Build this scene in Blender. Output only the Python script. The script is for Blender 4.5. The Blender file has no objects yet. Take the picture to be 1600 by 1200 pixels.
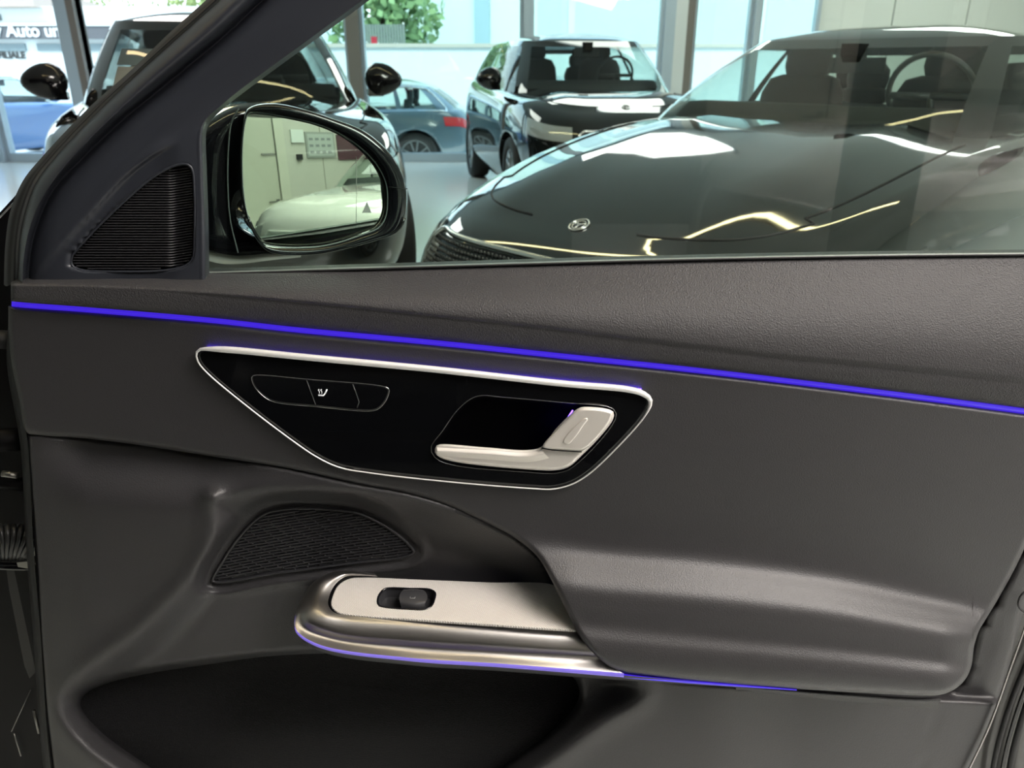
import bpy, bmesh, math, random
import numpy as np
from mathutils import Vector, Matrix, Quaternion
random.seed(7); rng = np.random.RandomState(5)
SC = bpy.context.scene
COL = SC.collection

# ------------------------------------------------------------ camera, world, sun, exposure
H = 1.30; PITCH = math.radians(22.6); FPX = 1200.0
cam_d = bpy.data.cameras.new('camera'); cam = bpy.data.objects.new('camera', cam_d); COL.objects.link(cam)
cam.location = (0, 0, H); cam.rotation_euler = (math.pi/2 - PITCH, 0, 0)
cam_d.sensor_width = 36; cam_d.lens = 27.0; cam_d.clip_start = 0.02; cam_d.clip_end = 300
cam_d.dof.use_dof = True; cam_d.dof.focus_distance = 0.97; cam_d.dof.aperture_fstop = 8.0
SC.camera = cam
SC.view_settings.view_transform = 'Standard'; SC.view_settings.look = 'None'
SC.view_settings.gamma = 1; SC.view_settings.use_curve_mapping = False
SC.view_settings.exposure = 0.08
SC.cycles.use_denoising = True
SC.cycles.max_bounces = 9; SC.cycles.glossy_bounces = 5; SC.cycles.transparent_max_bounces = 16
SC.cycles.caustics_reflective = False; SC.cycles.caustics_refractive = False
SC.cycles.sample_clamp_indirect = 6
W = bpy.data.worlds.new('sky'); SC.world = W; W.use_nodes = True
wn = W.node_tree.nodes; wl = W.node_tree.links
bg = wn['Background']; bg.inputs['Strength'].default_value = 3.0
tc = wn.new('ShaderNodeTexCoord'); sx = wn.new('ShaderNodeSeparateXYZ'); cr = wn.new('ShaderNodeValToRGB')
wl.new(tc.outputs['Generated'], sx.inputs[0]); wl.new(sx.outputs['Z'], cr.inputs['Fac']); wl.new(cr.outputs['Color'], bg.inputs['Color'])
cr.color_ramp.elements[0].position = 0.0; cr.color_ramp.elements[0].color = (0.9, 0.95, 1.0, 1)
cr.color_ramp.elements[1].position = 0.6; cr.color_ramp.elements[1].color = (0.5, 0.72, 1.0, 1)
sun_d = bpy.data.lights.new('sun', 'SUN'); sun_d.energy = 3.6; sun_d.angle = 0.02; sun_d.color = (1, .96, .88)
sun = bpy.data.objects.new('sun', sun_d); COL.objects.link(sun); sun.rotation_euler = (math.radians(38), 0, math.radians(-25))

def area(name, loc, rot, sx_, sy_, power, color):
    d = bpy.data.lights.new(name, 'AREA'); d.shape = 'RECTANGLE'; d.size = sx_; d.size_y = sy_; d.energy = power; d.color = color
    o = bpy.data.objects.new(name, d); COL.objects.link(o); o.location = loc; o.rotation_euler = rot; return o
WARM = (1.0, 0.93, 0.88)

# ------------------------------------------------------------ ray helpers
CA, SA = math.cos(PITCH), math.sin(PITCH)
def rdir(px, py):
    u = (np.asarray(px, float)-800)/FPX; v = (600-np.asarray(py, float))/FPX
    return u, CA+v*SA, -SA+v*CA
def at(px, py, Y):
    u, dy, dz = rdir(px, py); t = Y/dy
    return np.stack([u*t, np.broadcast_to(Y, np.shape(t))*1.0, H+dz*t], -1)
Y0 = 0.85                                # plane of the open door's inner face
def G(px, py, dy=0.0): return at(px, py, Y0-np.asarray(dy, float))
def plane_map(P0, n):
    P0 = np.array(P0, float); n = np.array(n, float); n /= np.linalg.norm(n); C = np.array([0, 0, H])
    def M(px, py, h=0.0):
        u, dy, dz = rdir(px, py); d = np.stack([u, dy, dz], -1)
        t = ((P0-C)@n)/(d@n)
        return C + d*t[..., None] + n*np.asarray(h)[..., None]
    return M
PXM = 0.00076

# ------------------------------------------------------------ objects
def tag(o, label, cat, group=None, kind=None):
    o['label'] = label; o['category'] = cat
    if group: o['group'] = group
    if kind: o['kind'] = kind
    return o
def empty(name, loc=(0, 0, 0), rz=0):
    o = bpy.data.objects.new(name, None); COL.objects.link(o); o.location = loc; o.rotation_euler = (0, 0, rz); o.empty_display_size = .1
    return o
def raw(name, verts, faces, mat, parent=None, smooth=True, flat=None, mats=None, midx=None):
    me = bpy.data.meshes.new(name)
    me.from_pydata([tuple(map(float, v)) for v in verts], [], [tuple(int(i) for i in f) for f in faces])
    for m in (mats or [mat]): me.materials.append(m)
    if smooth: me.polygons.foreach_set('use_smooth', [True]*len(me.polygons))
    if flat:
        for i in flat: me.polygons[i].use_smooth = False
    if midx is not None: me.polygons.foreach_set('material_index', midx)
    me.update()
    o = bpy.data.objects.new(name, me); COL.objects.link(o)
    if parent is not None:
        o.parent = parent
        if parent.type == 'EMPTY' and parent.get('_world'):      # geometry given in world space
            o.matrix_parent_inverse = Matrix.Translation(-Vector(parent.location))
    return o
class MB:
    def __init__(s): s.v = []; s.f = []; s.flat = []
    def add(s, verts, faces, flat=False):
        b = len(s.v); s.v += [tuple(v) for v in verts]
        if flat: s.flat += list(range(len(s.f), len(s.f)+len(faces)))
        s.f += [tuple(i+b for i in f) for f in faces]; return s
    def box(s, x0, x1, y0, y1, z0, z1, M=None):
        vs = [(x, y, z) for x in (x0, x1) for y in (y0, y1) for z in (z0, z1)]
        if M is not None: vs = [tuple(M @ Vector(v)) for v in vs]
        return s.add(vs, [(0,1,3,2),(4,6,7,5),(0,4,5,1),(2,3,7,6),(0,2,6,4),(1,5,7,3)], True)
    def tube(s, pts, r, n=8, closed=False, caps=True):
        pts = np.asarray(pts, float); m = len(pts); r = np.broadcast_to(r, (m,))
        tg = np.gradient(pts, axis=0)
        if closed: tg = np.roll(pts, -1, 0)-np.roll(pts, 1, 0)
        tg /= np.linalg.norm(tg, axis=1)[:, None]+1e-12
        up = np.array([0, -1., 0]); 
        if abs(tg[0]@up) > .95: up = np.array([0, 0, 1.])
        vs = []; prev = None
        for i in range(m):
            a = (up if prev is None else prev); a = a-tg[i]*(a@tg[i]); a /= np.linalg.norm(a)+1e-12; prev = a
            b = np.cross(tg[i], a)
            for k in range(n):
                th = 2*math.pi*k/n; vs.append(pts[i]+r[i]*(a*math.cos(th)+b*math.sin(th)))
        fs = []; M_ = m if closed else m-1
        for i in range(M_):
            j = (i+1) % m
            for k in range(n): fs.append((i*n+k, i*n+(k+1) % n, j*n+(k+1) % n, j*n+k))
        if caps and not closed: fs += [tuple(range(n))[::-1], tuple((m-1)*n+k for k in range(n))]
        return s.add(vs, fs)
    def grid(s, P, wrap=False):
        P = np.asarray(P); a, b = P.shape[:2]
        fs = []
        for i in range(a-1):
            for j in range(b if wrap else b-1):
                k = (j+1) % b; fs.append((i*b+j, i*b+k, (i+1)*b+k, (i+1)*b+j))
        return s.add(P.reshape(-1, 3), fs)
    def lathe(s, prof, M, n=32):                         # prof (r, h) about local z
        vs = []
        for r, h in prof:
            for k in range(n):
                a = 2*math.pi*k/n; vs.append(tuple(M @ Vector((r*math.cos(a), r*math.sin(a), h))))
        fs = []
        for i in range(len(prof)-1):
            for k in range(n): fs.append((i*n+k, i*n+(k+1) % n, (i+1)*n+(k+1) % n, (i+1)*n+k))
        fs += [tuple(range(n))[::-1], tuple((len(prof)-1)*n+k for k in range(n))]
        return s.add(vs, fs)
    def build(s, name, mat, parent=None, smooth=True): return raw(name, s.v, s.f, mat, parent, smooth, s.flat)
def box(name, x0, x1, y0, y1, z0, z1, mat, parent=None, bev=0):
    o = MB().box(x0, x1, y0, y1, z0, z1).build(name, mat, parent, False)
    if bev:
        m = o.modifiers.new('b', 'BEVEL'); m.width = bev; m.segments = 2
    return o

# ------------------------------------------------------------ materials
def mat(name, col, rough=.5, metal=0, emis=None, es=0, coat=0, bump=None, spec=.5, sheen=0, ior=None):
    m = bpy.data.materials.new(name); m.use_nodes = True; nt = m.node_tree; b = nt.nodes['Principled BSDF']
    b.inputs['Base Color'].default_value = (*col, 1); b.inputs['Roughness'].default_value = rough; b.inputs['Metallic'].default_value = metal
    b.inputs['Specular IOR Level'].default_value = spec
    if coat: b.inputs['Coat Weight'].default_value = coat; b.inputs['Coat Roughness'].default_value = .03
    if sheen: b.inputs['Sheen Weight'].default_value = sheen
    if emis: b.inputs['Emission Color'].default_value = (*emis, 1); b.inputs['Emission Strength'].default_value = es
    if bump:
        kind, scale, st, dist = bump
        tcn = nt.nodes.new('ShaderNodeTexCoord'); bp = nt.nodes.new('ShaderNodeBump')
        bp.inputs['Strength'].default_value = st; bp.inputs['Distance'].default_value = dist
        if kind == 'leather':
            t = nt.nodes.new('ShaderNodeTexVoronoi'); t.inputs['Scale'].default_value = scale; t.feature = 'SMOOTH_F1'
            n2 = nt.nodes.new('ShaderNodeTexNoise'); n2.inputs['Scale'].default_value = scale*.55; n2.inputs['Detail'].default_value = 4
            ad = nt.nodes.new('ShaderNodeMath'); ad.operation = 'ADD'
            nt.links.new(tcn.outputs['Object'], t.inputs['Vector']); nt.links.new(tcn.outputs['Object'], n2.inputs['Vector'])
            nt.links.new(t.outputs['Distance'], ad.inputs[0]); nt.links.new(n2.outputs['Fac'], ad.inputs[1]); nt.links.new(ad.outputs[0], bp.inputs['Height'])
        elif kind == 'noise':
            t = nt.nodes.new('ShaderNodeTexNoise'); t.inputs['Scale'].default_value = scale; t.inputs['Detail'].default_value = 5
            nt.links.new(tcn.outputs['Object'], t.inputs['Vector']); nt.links.new(t.outputs['Fac'], bp.inputs['Height'])
        elif kind == 'ribs':
            t = nt.nodes.new('ShaderNodeTexWave'); t.inputs['Scale'].default_value = scale; t.bands_direction = 'Z'
            nt.links.new(tcn.outputs['Object'], t.inputs['Vector']); nt.links.new(t.outputs['Fac'], bp.inputs['Height'])
        nt.links.new(bp.outputs['Normal'], b.inputs['Normal'])
    return m
def glass(name, tint, refl=1.0, rough=0.0, ior=1.5):
    m = bpy.data.materials.new(name); m.use_nodes = True; nt = m.node_tree; nt.nodes.clear()
    o = nt.nodes.new('ShaderNodeOutputMaterial'); mx = nt.nodes.new('ShaderNodeMixShader'); tr = nt.nodes.new('ShaderNodeBsdfTransparent')
    gl = nt.nodes.new('ShaderNodeBsdfGlossy'); fr = nt.nodes.new('ShaderNodeLayerWeight'); pw = nt.nodes.new('ShaderNodeMath'); pw.operation = 'POWER'; pw.inputs[1].default_value = 4.5; ma = nt.nodes.new('ShaderNodeMath'); ma.operation = 'MULTIPLY_ADD'; ma.inputs[1].default_value = .94; ma.inputs[2].default_value = .055; mu = nt.nodes.new('ShaderNodeMath'); mu.operation = 'MULTIPLY'
    tr.inputs[0].default_value = (*tint, 1); gl.inputs['Roughness'].default_value = rough; fr.inputs[0].default_value = .5; mu.inputs[1].default_value = refl
    nt.links.new(fr.outputs['Facing'], pw.inputs[0]); nt.links.new(pw.outputs[0], ma.inputs[0]); nt.links.new(ma.outputs[0], mu.inputs[0]); nt.links.new(mu.outputs[0], mx.inputs[0]); nt.links.new(tr.outputs[0], mx.inputs[1]); nt.links.new(gl.outputs[0], mx.inputs[2]); nt.links.new(mx.outputs[0], o.inputs[0])
    return m
M = {}
M['leather'] = mat('charcoal leather', (.034, .033, .035), .43, bump=('leather', 900, .35, .0007), spec=.50)
M['leather_up'] = mat('charcoal grained leather', (.043, .042, .044), .52, bump=('leather', 750, .55, .0010), spec=.30)
M['plastic'] = mat('matt frame plastic', (.026, .029, .037), .38, bump=('noise', 1800, .12, .0004), spec=.5)  # bluish daylight on the frame is put into this base colour
M['grille'] = mat('grille plastic', (.030, .030, .033), .32)
M['rubber'] = mat('black rubber', (.012, .012, .013), .6)
M['dark'] = mat('dark cavity', (.003, .003, .0035), .8, spec=.05)
M['carpet'] = mat('black carpet lining', (.008, .008, .009), .95, bump=('noise', 700, 1.0, .004), spec=.1, sheen=.10)
M['piano'] = mat('gloss black panel', (.0035, .0038, .0045), .035, spec=.5, bump=('noise', 9, .05, .002))
M['chrome'] = mat('satin chrome', (.93, .92, .90), .42, .45)
M['chrome_thin'] = mat('polished chrome', (.80, .80, .80), .25, 1)
M['satin'] = mat('satin silver', (.60, .57, .53), .33, 1)
M['satin_dark'] = mat('satin trim silver', (.50, .48, .46), .34, 1)
M['handle'] = mat('handle silver', (.80, .76, .70), .36, .45)
M['led'] = mat('violet light guide', (.02, .01, .2), .3, emis=(.060, .022, .80), es=.80)
M['led2'] = mat('violet halo light', (.02, .01, .2), .3, emis=(.10, .04, 1.0), es=14)
M['led3'] = mat('soft violet light guide', (.1, .08, .3), .3, emis=(.17, .12, .60), es=.8)
M['icon'] = mat('white symbol', (.8, .8, .8), .5, emis=(1, 1, 1), es=.35)
M['glass'] = glass('door glass', (.82, .96, .90), 1.0)
M['mirror'] = mat('mirror glass', (.86, .88, .80), .0, 1)
M['gblack'] = mat('gloss black shell', (.006, .006, .008), .06, coat=.3)
M['steel'] = mat('bare steel', (.35, .34, .32), .4, 1)
M['structure_blk'] = mat('painted black metal', (.004, .004, .005), .5, spec=.2)
# woven aluminium
def weave():
    m = mat('woven silver panel', (.66, .63, .58), .45, .1); nt = m.node_tree; b = nt.nodes['Principled BSDF']
    tcn = nt.nodes.new('ShaderNodeTexCoord'); mp = nt.nodes.new('ShaderNodeMapping'); mp.inputs['Rotation'].default_value = (0, 0, .6)
    w1 = nt.nodes.new('ShaderNodeTexWave'); w1.inputs['Scale'].default_value = 175; w1.bands_direction = 'X'
    w2 = nt.nodes.new('ShaderNodeTexWave'); w2.inputs['Scale'].default_value = 175; w2.bands_direction = 'Y'
    mu = nt.nodes.new('ShaderNodeMath'); mu.operation = 'MULTIPLY'; bp = nt.nodes.new('ShaderNodeBump'); bp.inputs['Strength'].default_value = .8; bp.inputs['Distance'].default_value = .0006
    nt.links.new(tcn.outputs['Object'], mp.inputs[0])
    for w in (w1, w2): nt.links.new(mp.outputs[0], w.inputs['Vector'])
    nt.links.new(w1.outputs['Fac'], mu.inputs[0]); nt.links.new(w2.outputs['Fac'], mu.inputs[1]); nt.links.new(mu.outputs[0], bp.inputs['Height']); nt.links.new(bp.outputs[0], b.inputs['Normal'])
    mx = nt.nodes.new('ShaderNodeMix'); mx.data_type = 'RGBA'; mx.inputs['A'].default_value = (.50, .47, .43, 1); mx.inputs['B'].default_value = (1.0, .97, .92, 1)
    nt.links.new(mu.outputs[0], mx.inputs['Factor']); nt.links.new(mx.outputs['Result'], b.inputs['Base Color'])
    return m
M['weave'] = weave()

# ------------------------------------------------------------ curve tools (numpy)
def cr_(pts, n=None, closed=False, dens=12, uniform=True):
    P = np.asarray(pts, float); m = len(P)
    if closed: Q = np.vstack([P[-1], P, P[0], P[1]]); segs = m
    else: Q = np.vstack([2*P[0]-P[1], P, 2*P[-1]-P[-2]]); segs = m-1
    out = []
    for i in range(segs):
        p0, p1, p2, p3 = Q[i:i+4]
        d01 = max(np.linalg.norm(p1-p0), 1e-6)**.5; d12 = max(np.linalg.norm(p2-p1), 1e-6)**.5; d23 = max(np.linalg.norm(p3-p2), 1e-6)**.5
        m1 = (p2-p1+d12*((p1-p0)/d01-(p2-p0)/(d01+d12))); m2 = (p2-p1+d12*((p3-p2)/d23-(p3-p1)/(d12+d23)))
        t = np.linspace(0, 1, dens, endpoint=False)[:, None]
        out.append((2*t**3-3*t**2+1)*p1+(t**3-2*t**2+t)*m1+(-2*t**3+3*t**2)*p2+(t**3-t**2)*m2)
    C = np.vstack(out+[P[:1] if closed else P[-1:]])
    if n is None: return C[:-1] if closed else C
    d = np.r_[0, np.cumsum(np.linalg.norm(np.diff(C[:, :2], axis=0), axis=1))]
    q = np.linspace(0, d[-1], n+1 if closed else n); q = q[:-1] if closed else q
    return np.stack([np.interp(q, d, C[:, k]) for k in range(C.shape[1])], -1)
def fcurve(pts):
    C = cr_(pts, dens=16); o = np.argsort(C[:, 0]); xs, ys = C[o, 0], C[o, 1]
    return lambda x: np.interp(x, xs, ys)
def sdf(poly, x, y):                      # negative inside
    P = np.asarray(poly, float); x = np.asarray(x, float); y = np.asarray(y, float); sh = x.shape; x = x.ravel(); y = y.ravel()
    best = np.full(x.shape, 1e18); ins = np.zeros(x.shape, bool)
    for i in range(len(P)):
        a = P[i]; b = P[(i+1) % len(P)]; ex, ey = b-a; L = ex*ex+ey*ey+1e-12
        t = np.clip(((x-a[0])*ex+(y-a[1])*ey)/L, 0, 1); dx = x-a[0]-t*ex; dy_ = y-a[1]-t*ey
        best = np.minimum(best, dx*dx+dy_*dy_)
        c = ((a[1] > y) != (b[1] > y)); ins ^= c & (x < (b[0]-a[0])*(y-a[1])/((b[1]-a[1]) if abs(b[1]-a[1]) > 1e-12 else 1e-12)+a[0])
    d = np.sqrt(best); return np.where(ins, -d, d).reshape(sh)
def sst(a, b, x):
    t = np.clip((x-a)/(b-a), 0, 1); return t*t*(3-2*t)
def spl(xs, ys):                          # smooth 1-D profile
    C = cr_(np.stack([xs, ys], -1), dens=20); return lambda x: np.interp(x, C[:, 0], C[:, 1])
def inset(P, d):                          # closed polygon offset inward (d>0) by normals
    P = np.asarray(P, float); t = np.roll(P, -1, 0)-np.roll(P, 1, 0); t /= np.linalg.norm(t, axis=1)[:, None]+1e-9
    nrm = np.stack([-t[:, 1], t[:, 0]], -1)
    A = .5*np.sum(P[:, 0]*np.roll(P[:, 1], -1)-np.roll(P[:, 0], -1)*P[:, 1])
    return P+nrm*d*(1 if A > 0 else -1)
def seg(n, a=0., b=1., ends=.06, ne=7):   # parameter list with extra samples near both ends
    s = np.unique(np.round(np.r_[np.linspace(0, ends, ne), np.linspace(ends, 1-ends, n), np.linspace(1-ends, 1, ne)], 6)); return a+(b-a)*s
def relief(name, px, py, dyf, mt, parent, roll=None, skirt=.012, sides=(1, 1, 1, 1), mapper=None):
    """px,py grids (rows = v, cols = u); dyf(px,py)->relief towards the room in metres"""
    dy = dyf(px, py)
    if roll:
        r, dep = roll
        B = np.vstack([np.stack([px[0], py[0]], -1), np.stack([px[:, -1], py[:, -1]], -1), np.stack([px[-1, ::-1], py[-1, ::-1]], -1), np.stack([px[::-1, 0], py[::-1, 0]], -1)])
        d = -sdf(B, px, py); d = np.clip(d, 0, r)
        dy = dy-dep*(1-np.sqrt(np.clip(1-(1-d/r)**2, 0, 1)))
    P = G(px, py, dy); m = MB().grid(P)
    ring = [P[0], P[:, -1], P[-1, ::-1], P[::-1, 0]]
    for k, R in enumerate(ring):
        if sides[k] and skirt: m.grid(np.stack([R, R+np.array([0, skirt, 0])]))
    return m.build(name, mt, parent)
def loft(name, rails, n, k, mt, parent, post=None, skirt=None, build=True, mapper=G, mb=None):
    R = []
    for pts, dy in rails:
        pts = np.asarray(pts, float); dy = np.broadcast_to(dy, (len(pts),)); R.append(cr_(np.c_[pts, dy], n))
    R = np.stack(R)
    out = []
    for j in range(n):
        C = cr_(R[:, j], dens=k); out.append(C)
    A = np.stack(out, 1)                   # across x along x 3
    px, py, dy = A[..., 0], A[..., 1], A[..., 2]
    if post: dy = post(px, py, dy)
    P = mapper(px, py, dy); m = mb or MB(); m.grid(P)
    if skirt:
        for R_ in (P[0], P[-1]): m.grid(np.stack([R_, R_+np.array([0, skirt, 0])]))
    return m.build(name, mt, parent) if build else m
def plate(name, outer, h0, h1, bev, mt, parent, holes=(), mapper=G, n=120, smooth_poly=True, build=True, mb=None):
    O = cr_(outer, n, True) if smooth_poly else np.asarray(outer, float)
    hs = [cr_(h, 70, True) for h in holes]; m = mb or MB(); k = len(O)
    bd = bev*PXM
    rings = [mapper(O[:, 0], O[:, 1], np.full(k, h0))]
    for a in (0, 22, 45, 67, 90):
        a = math.radians(a); I = inset(O, bev*(1-math.cos(a))); rings.append(mapper(I[:, 0], I[:, 1], np.full(k, h1-bd*(1-math.sin(a)))))
    m.grid(np.stack(rings), wrap=True)
    bm = bmesh.new(); loops = [rings[-1]]+[mapper(h[:, 0], h[:, 1], np.full(len(h), h1)) for h in hs]
    es = []
    for L in loops:
        vs = [bm.verts.new(tuple(p)) for p in L]
        es += [bm.edges.new((vs[i], vs[(i+1) % len(vs)])) for i in range(len(vs))]
    bmesh.ops.triangle_fill(bm, use_beauty=True, use_dissolve=False, edges=es)
    bm.verts.index_update(); m.add([v.co[:] for v in bm.verts], [[v.index for v in f.verts] for f in bm.faces], True); bm.free()
    for h in hs:
        m.grid(np.stack([mapper(h[:, 0], h[:, 1], np.full(len(h), h1)), mapper(h[:, 0], h[:, 1], np.full(len(h), h0))]), wrap=True)
    return m.build(name, mt, parent) if build else m
# ============================================================ THE OPEN CAR DOOR
door = empty('car', (0.02, Y0+.05, .0)); door['_world'] = 1
tag(door, 'nearest car with its open door filling the view, charcoal leather, violet light strips', 'car')

blue = fcurve([(-40, 466), (20, 474.5), (130, 483), (330, 500), (465, 515), (680, 535), (900, 558), (1080, 577), (1250, 597), (1450, 622), (1600, 642), (1740, 661)])
crease = fcurve([(10, 447), (150, 450), (330, 462), (500, 477), (700, 498), (850, 514), (1000, 533), (1250, 562), (1450, 581), (1600, 597), (1740, 613)])
sill = fcurve([(10, 449), (18, 440), (32, 435), (70, 432.5), (200, 431.5), (325, 429), (640, 419.5), (1000, 409), (1300, 402.5), (1600, 399), (1740, 398)])

# upper padded trim
xs = np.r_[np.linspace(17, 60, 16), np.linspace(66, 1730, 170)]
top = sill(xs); bot = blue(xs)-3.5
s = seg(44, ne=9, ends=.07)[:, None]
px = np.broadcast_to(xs, (len(s), len(xs))); py = top+(bot-top)*s
def up_dy(px, py):
    t0 = sill(px); c = crease(px); b = blue(px)
    q = (py-t0)/(b-t0); qc = (c-t0)/(b-t0)
    t_ = np.clip((c-t0)/60, .2, 1); st_v = -.036*t_; base = st_v+(.024-st_v)*np.sin(np.clip(q/np.maximum(qc, .05), 0, 1)*math.pi/2)**1.15
    g = np.exp(-((py-c)/2.4)**2)*.0035*sst(150, 420, px)
    lip = -(.003*sst(0, 4, py-c)+.011*sst(6, 70, py-c))*sst(160, 420, px)
    return base-g+lip
upper = relief('upper_trim', px, py, up_dy, M['leather_up'], door, roll=(7, .008), skirt=.03, sides=(1, 0, 1, 1))
upper['label'] = 'grained leather upper trim below the window'
# violet strip
xs2 = np.linspace(18, 1730, 150)
st = MB(); b_ = blue(xs2); wdt = 3.2+1.4*(xs2/1600)
st.grid(np.stack([G(xs2, b_-wdt-2, .000), G(xs2, b_-wdt, .008), G(xs2, b_-.3*wdt, .010), G(xs2, b_+.6*wdt, .009), G(xs2, b_+wdt, .006), G(xs2, b_+wdt+3, .000)]))
st.build('light_strip', M['led'], door)['label'] = 'long violet light strip across the door'
# backing sheet behind the trims
bk = MB(); xb = np.linspace(24, 1730, 40); bk.grid(np.stack([G(xb, blue(xb)-22, -.004), G(xb, blue(xb)+26, -.004)])); bk.build('trim_backing', M['dark'], door)

# centre trim with the arm rest
low = fcurve([(12, 500), (17, 560), (30, 625), (42, 676), (60, 680), (120, 684), (200, 693), (330, 713), (450, 732), (560, 757), (640, 772), (700, 790), (760, 817), (800, 838), (838, 868),
              (858, 900), (872, 928), (886, 956), (902, 988), (922, 1015), (944, 1036), (968, 1050), (1020, 1057), (1100, 1065), (1240, 1076), (1350, 1083), (1440, 1087), (1468, 1086), (1490, 1078), (1508, 1062),
              (1518, 1040), (1522, 1010), (1530, 985), (1540, 968), (1560, 935), (1590, 880), (1630, 790), (1680, 690), (1720, 675)])
xs = np.r_[np.linspace(13, 50, 18), np.linspace(56, 820, 74), np.linspace(826, 985, 66), np.linspace(992, 1440, 52), np.linspace(1445, 1498, 16), np.linspace(1500, 1550, 50), np.linspace(1554, 1715, 22)]
top = blue(xs)+4.5; bot = np.maximum(low(xs), top+3)
s = seg(110, ne=9, ends=.03)[:, None]
px = np.broadcast_to(xs, (len(s), len(xs))); py = top+(bot-top)*s
arm_a = fcurve([(600, 790), (850, 826), (950, 838), (1100, 850), (1300, 878), (1500, 925), (1700, 960)])
arm_b = fcurve([(600, 1000), (900, 1045), (1100, 1066), (1300, 1080), (1500, 1092), (1700, 1100)])
arm_p = spl([-.6, 0, .12, .25, .40, .52, .66, .78, .88, .96, 1.05, 1.3], [0, 0, .006, .024, .044, .051, .056, .067, .072, .071, .060, .045])
hole_c = cr_([(745, 619), (790, 621), (880, 629), (955, 637), (963, 645), (958, 662), (895, 730), (872, 739), (815, 737), (710, 727), (682, 717), (673, 700), (690, 675), (718, 637)], 60, True)
def mid_dy(px, py):
    sa = (py-arm_a(px))/(arm_b(px)-arm_a(px))
    g = sst(620, 900, px)
    endr = 1-sst(1470, 1640, px)*.7
    return .012+arm_p(np.clip(sa, -.5, 1.2))*g*endr-.06*sst(4, -6, sdf(hole_c, px, py))
centre = relief('centre_trim', px, py, mid_dy, M['leather'], door, roll=(9, .009), skirt=.03, sides=(0, 1, 1, 1))
centre['label'] = 'smooth leather centre trim swelling into the arm rest'
# thin grey edge lip under the arm rest
ml = loft('armrest_lip', [([(1150, 1070), (1300, 1082), (1440, 1090), (1466, 1089)], .064), ([(1150, 1073), (1300, 1086), (1440, 1095), (1470, 1094)], .068), ([(1150, 1076), (1300, 1090), (1438, 1100), (1466, 1099)], .060), ([(1150, 1078), (1300, 1094), (1438, 1106), (1466, 1104)], .030)], 40, 4, M['leather_up'], door)

# lower trim with speaker recess and pocket
ridge = cr_([(950, 1010), (925, 930), (880, 870), (810, 822), (730, 790), (650, 772), (560, 760), (480, 757), (400, 760), (345, 771), (329, 790), (330, 825), (316, 868), (280, 915), (215, 980), (140, 1035), (95, 1072), (84, 1102), (98, 1140), (150, 1190), (240, 1245), (400, 1300),
             (700, 1290), (830, 1215), (940, 1135), (1010, 1085), (1000, 1040)], 160, True)
pocket = cr_([(116, 1104), (122, 1080), (150, 1062), (220, 1044), (300, 1031), (450, 1014), (700, 1016), (900, 1050), (912, 1090), (880, 1135), (800, 1195), (700, 1262), (500, 1290), (330, 1262), (210, 1190), (145, 1142)], 140, True)
spk = cr_([(328, 911), (345, 872), (375, 830), (408, 800), (440, 791), (500, 790), (560, 797), (605, 818), (640, 845), (652, 862), (640, 873), (560, 884), (440, 899)], 100, True)
ys = np.r_[np.linspace(640, 900, 56), np.linspace(904, 1270, 96)]
leftc = fcurve([(630, 40), (690, 42), (800, 50), (900, 57), (1000, 62), (1100, 71), (1200, 82), (1280, 94)])
rightc = fcurve([(630, 1700), (860, 1640), (950, 1602), (1050, 1574), (1130, 1545), (1200, 1512), (1280, 1470)])
u = np.r_[np.linspace(0, .02, 8), np.linspace(.024, .60, 150), np.linspace(.606, .98, 60), np.linspace(.984, 1, 6)]
yy = ys[:, None]*np.ones_like(u)[None]; lx = leftc(ys)[:, None]; rx = rightc(ys)[:, None]; xx = lx+(rx-lx)*u[None]
base_sp = -.032
def low_dy(px, py):
    d = sdf(ridge, px, py)
    wd = 58+34*sst(200, 600, px)*sst(1000, 800, py)
    base = .006 + .0*px
    base = base-.014*sst(1100, 1250, px)*sst(900, 1000, py)
    bulge = .005*np.exp(-((d+2)/20.)**2)
    knob = .010*np.exp(-(((px-331)/16)**2+((py-776)/14)**2))
    hol = .026*(sst(690, 790, py-(px-60)*.05)-.6)*sst(60, 140, px)*sst(430, 300, px)+.004*np.exp(-(((px-230)/120.)**2+((py-800)/60.)**2))
    shelf = .016*sst(60, 0, np.abs(py-(700+(px-50)*.14)))*sst(330, 120, px)*0
    rec = -.042*sst(0, 1, -d/wd)
    dp = sdf(pocket, px, py); pk = -.075*sst(0, 1, -dp/16.)
    ds = sdf(spk, px, py); sr = -.008*sst(7, 1, ds)-.0045*np.exp(-((ds-6)/3.)**2)+.0012*np.exp(-((ds-14)/3.)**2)
    under = -.02*sst(0, 12, arm_b(px)-py+6)*sst(1000, 1060, px)
    seam = -.0015*np.exp(-((px-(1470-(py-1095)*.30))/2.2)**2)*sst(1085, 1100, py)
    hid = -.012*sst(3, -4, py-low(px))-.06*sst(-8, -34, py-low(px))
    tot = base+bulge+knob+hol+rec+pk+under+seam+hid; k = sst(26, 6, ds); return tot*(1-k)+(base_sp+.006)*k+sr
lower = relief('lower_trim', xx, yy, low_dy, M['leather'], door, roll=(8, .010), skirt=.03, sides=(0, 1, 0, 1))
lower['label'] = 'moulded lower trim around speaker and pocket'
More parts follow.
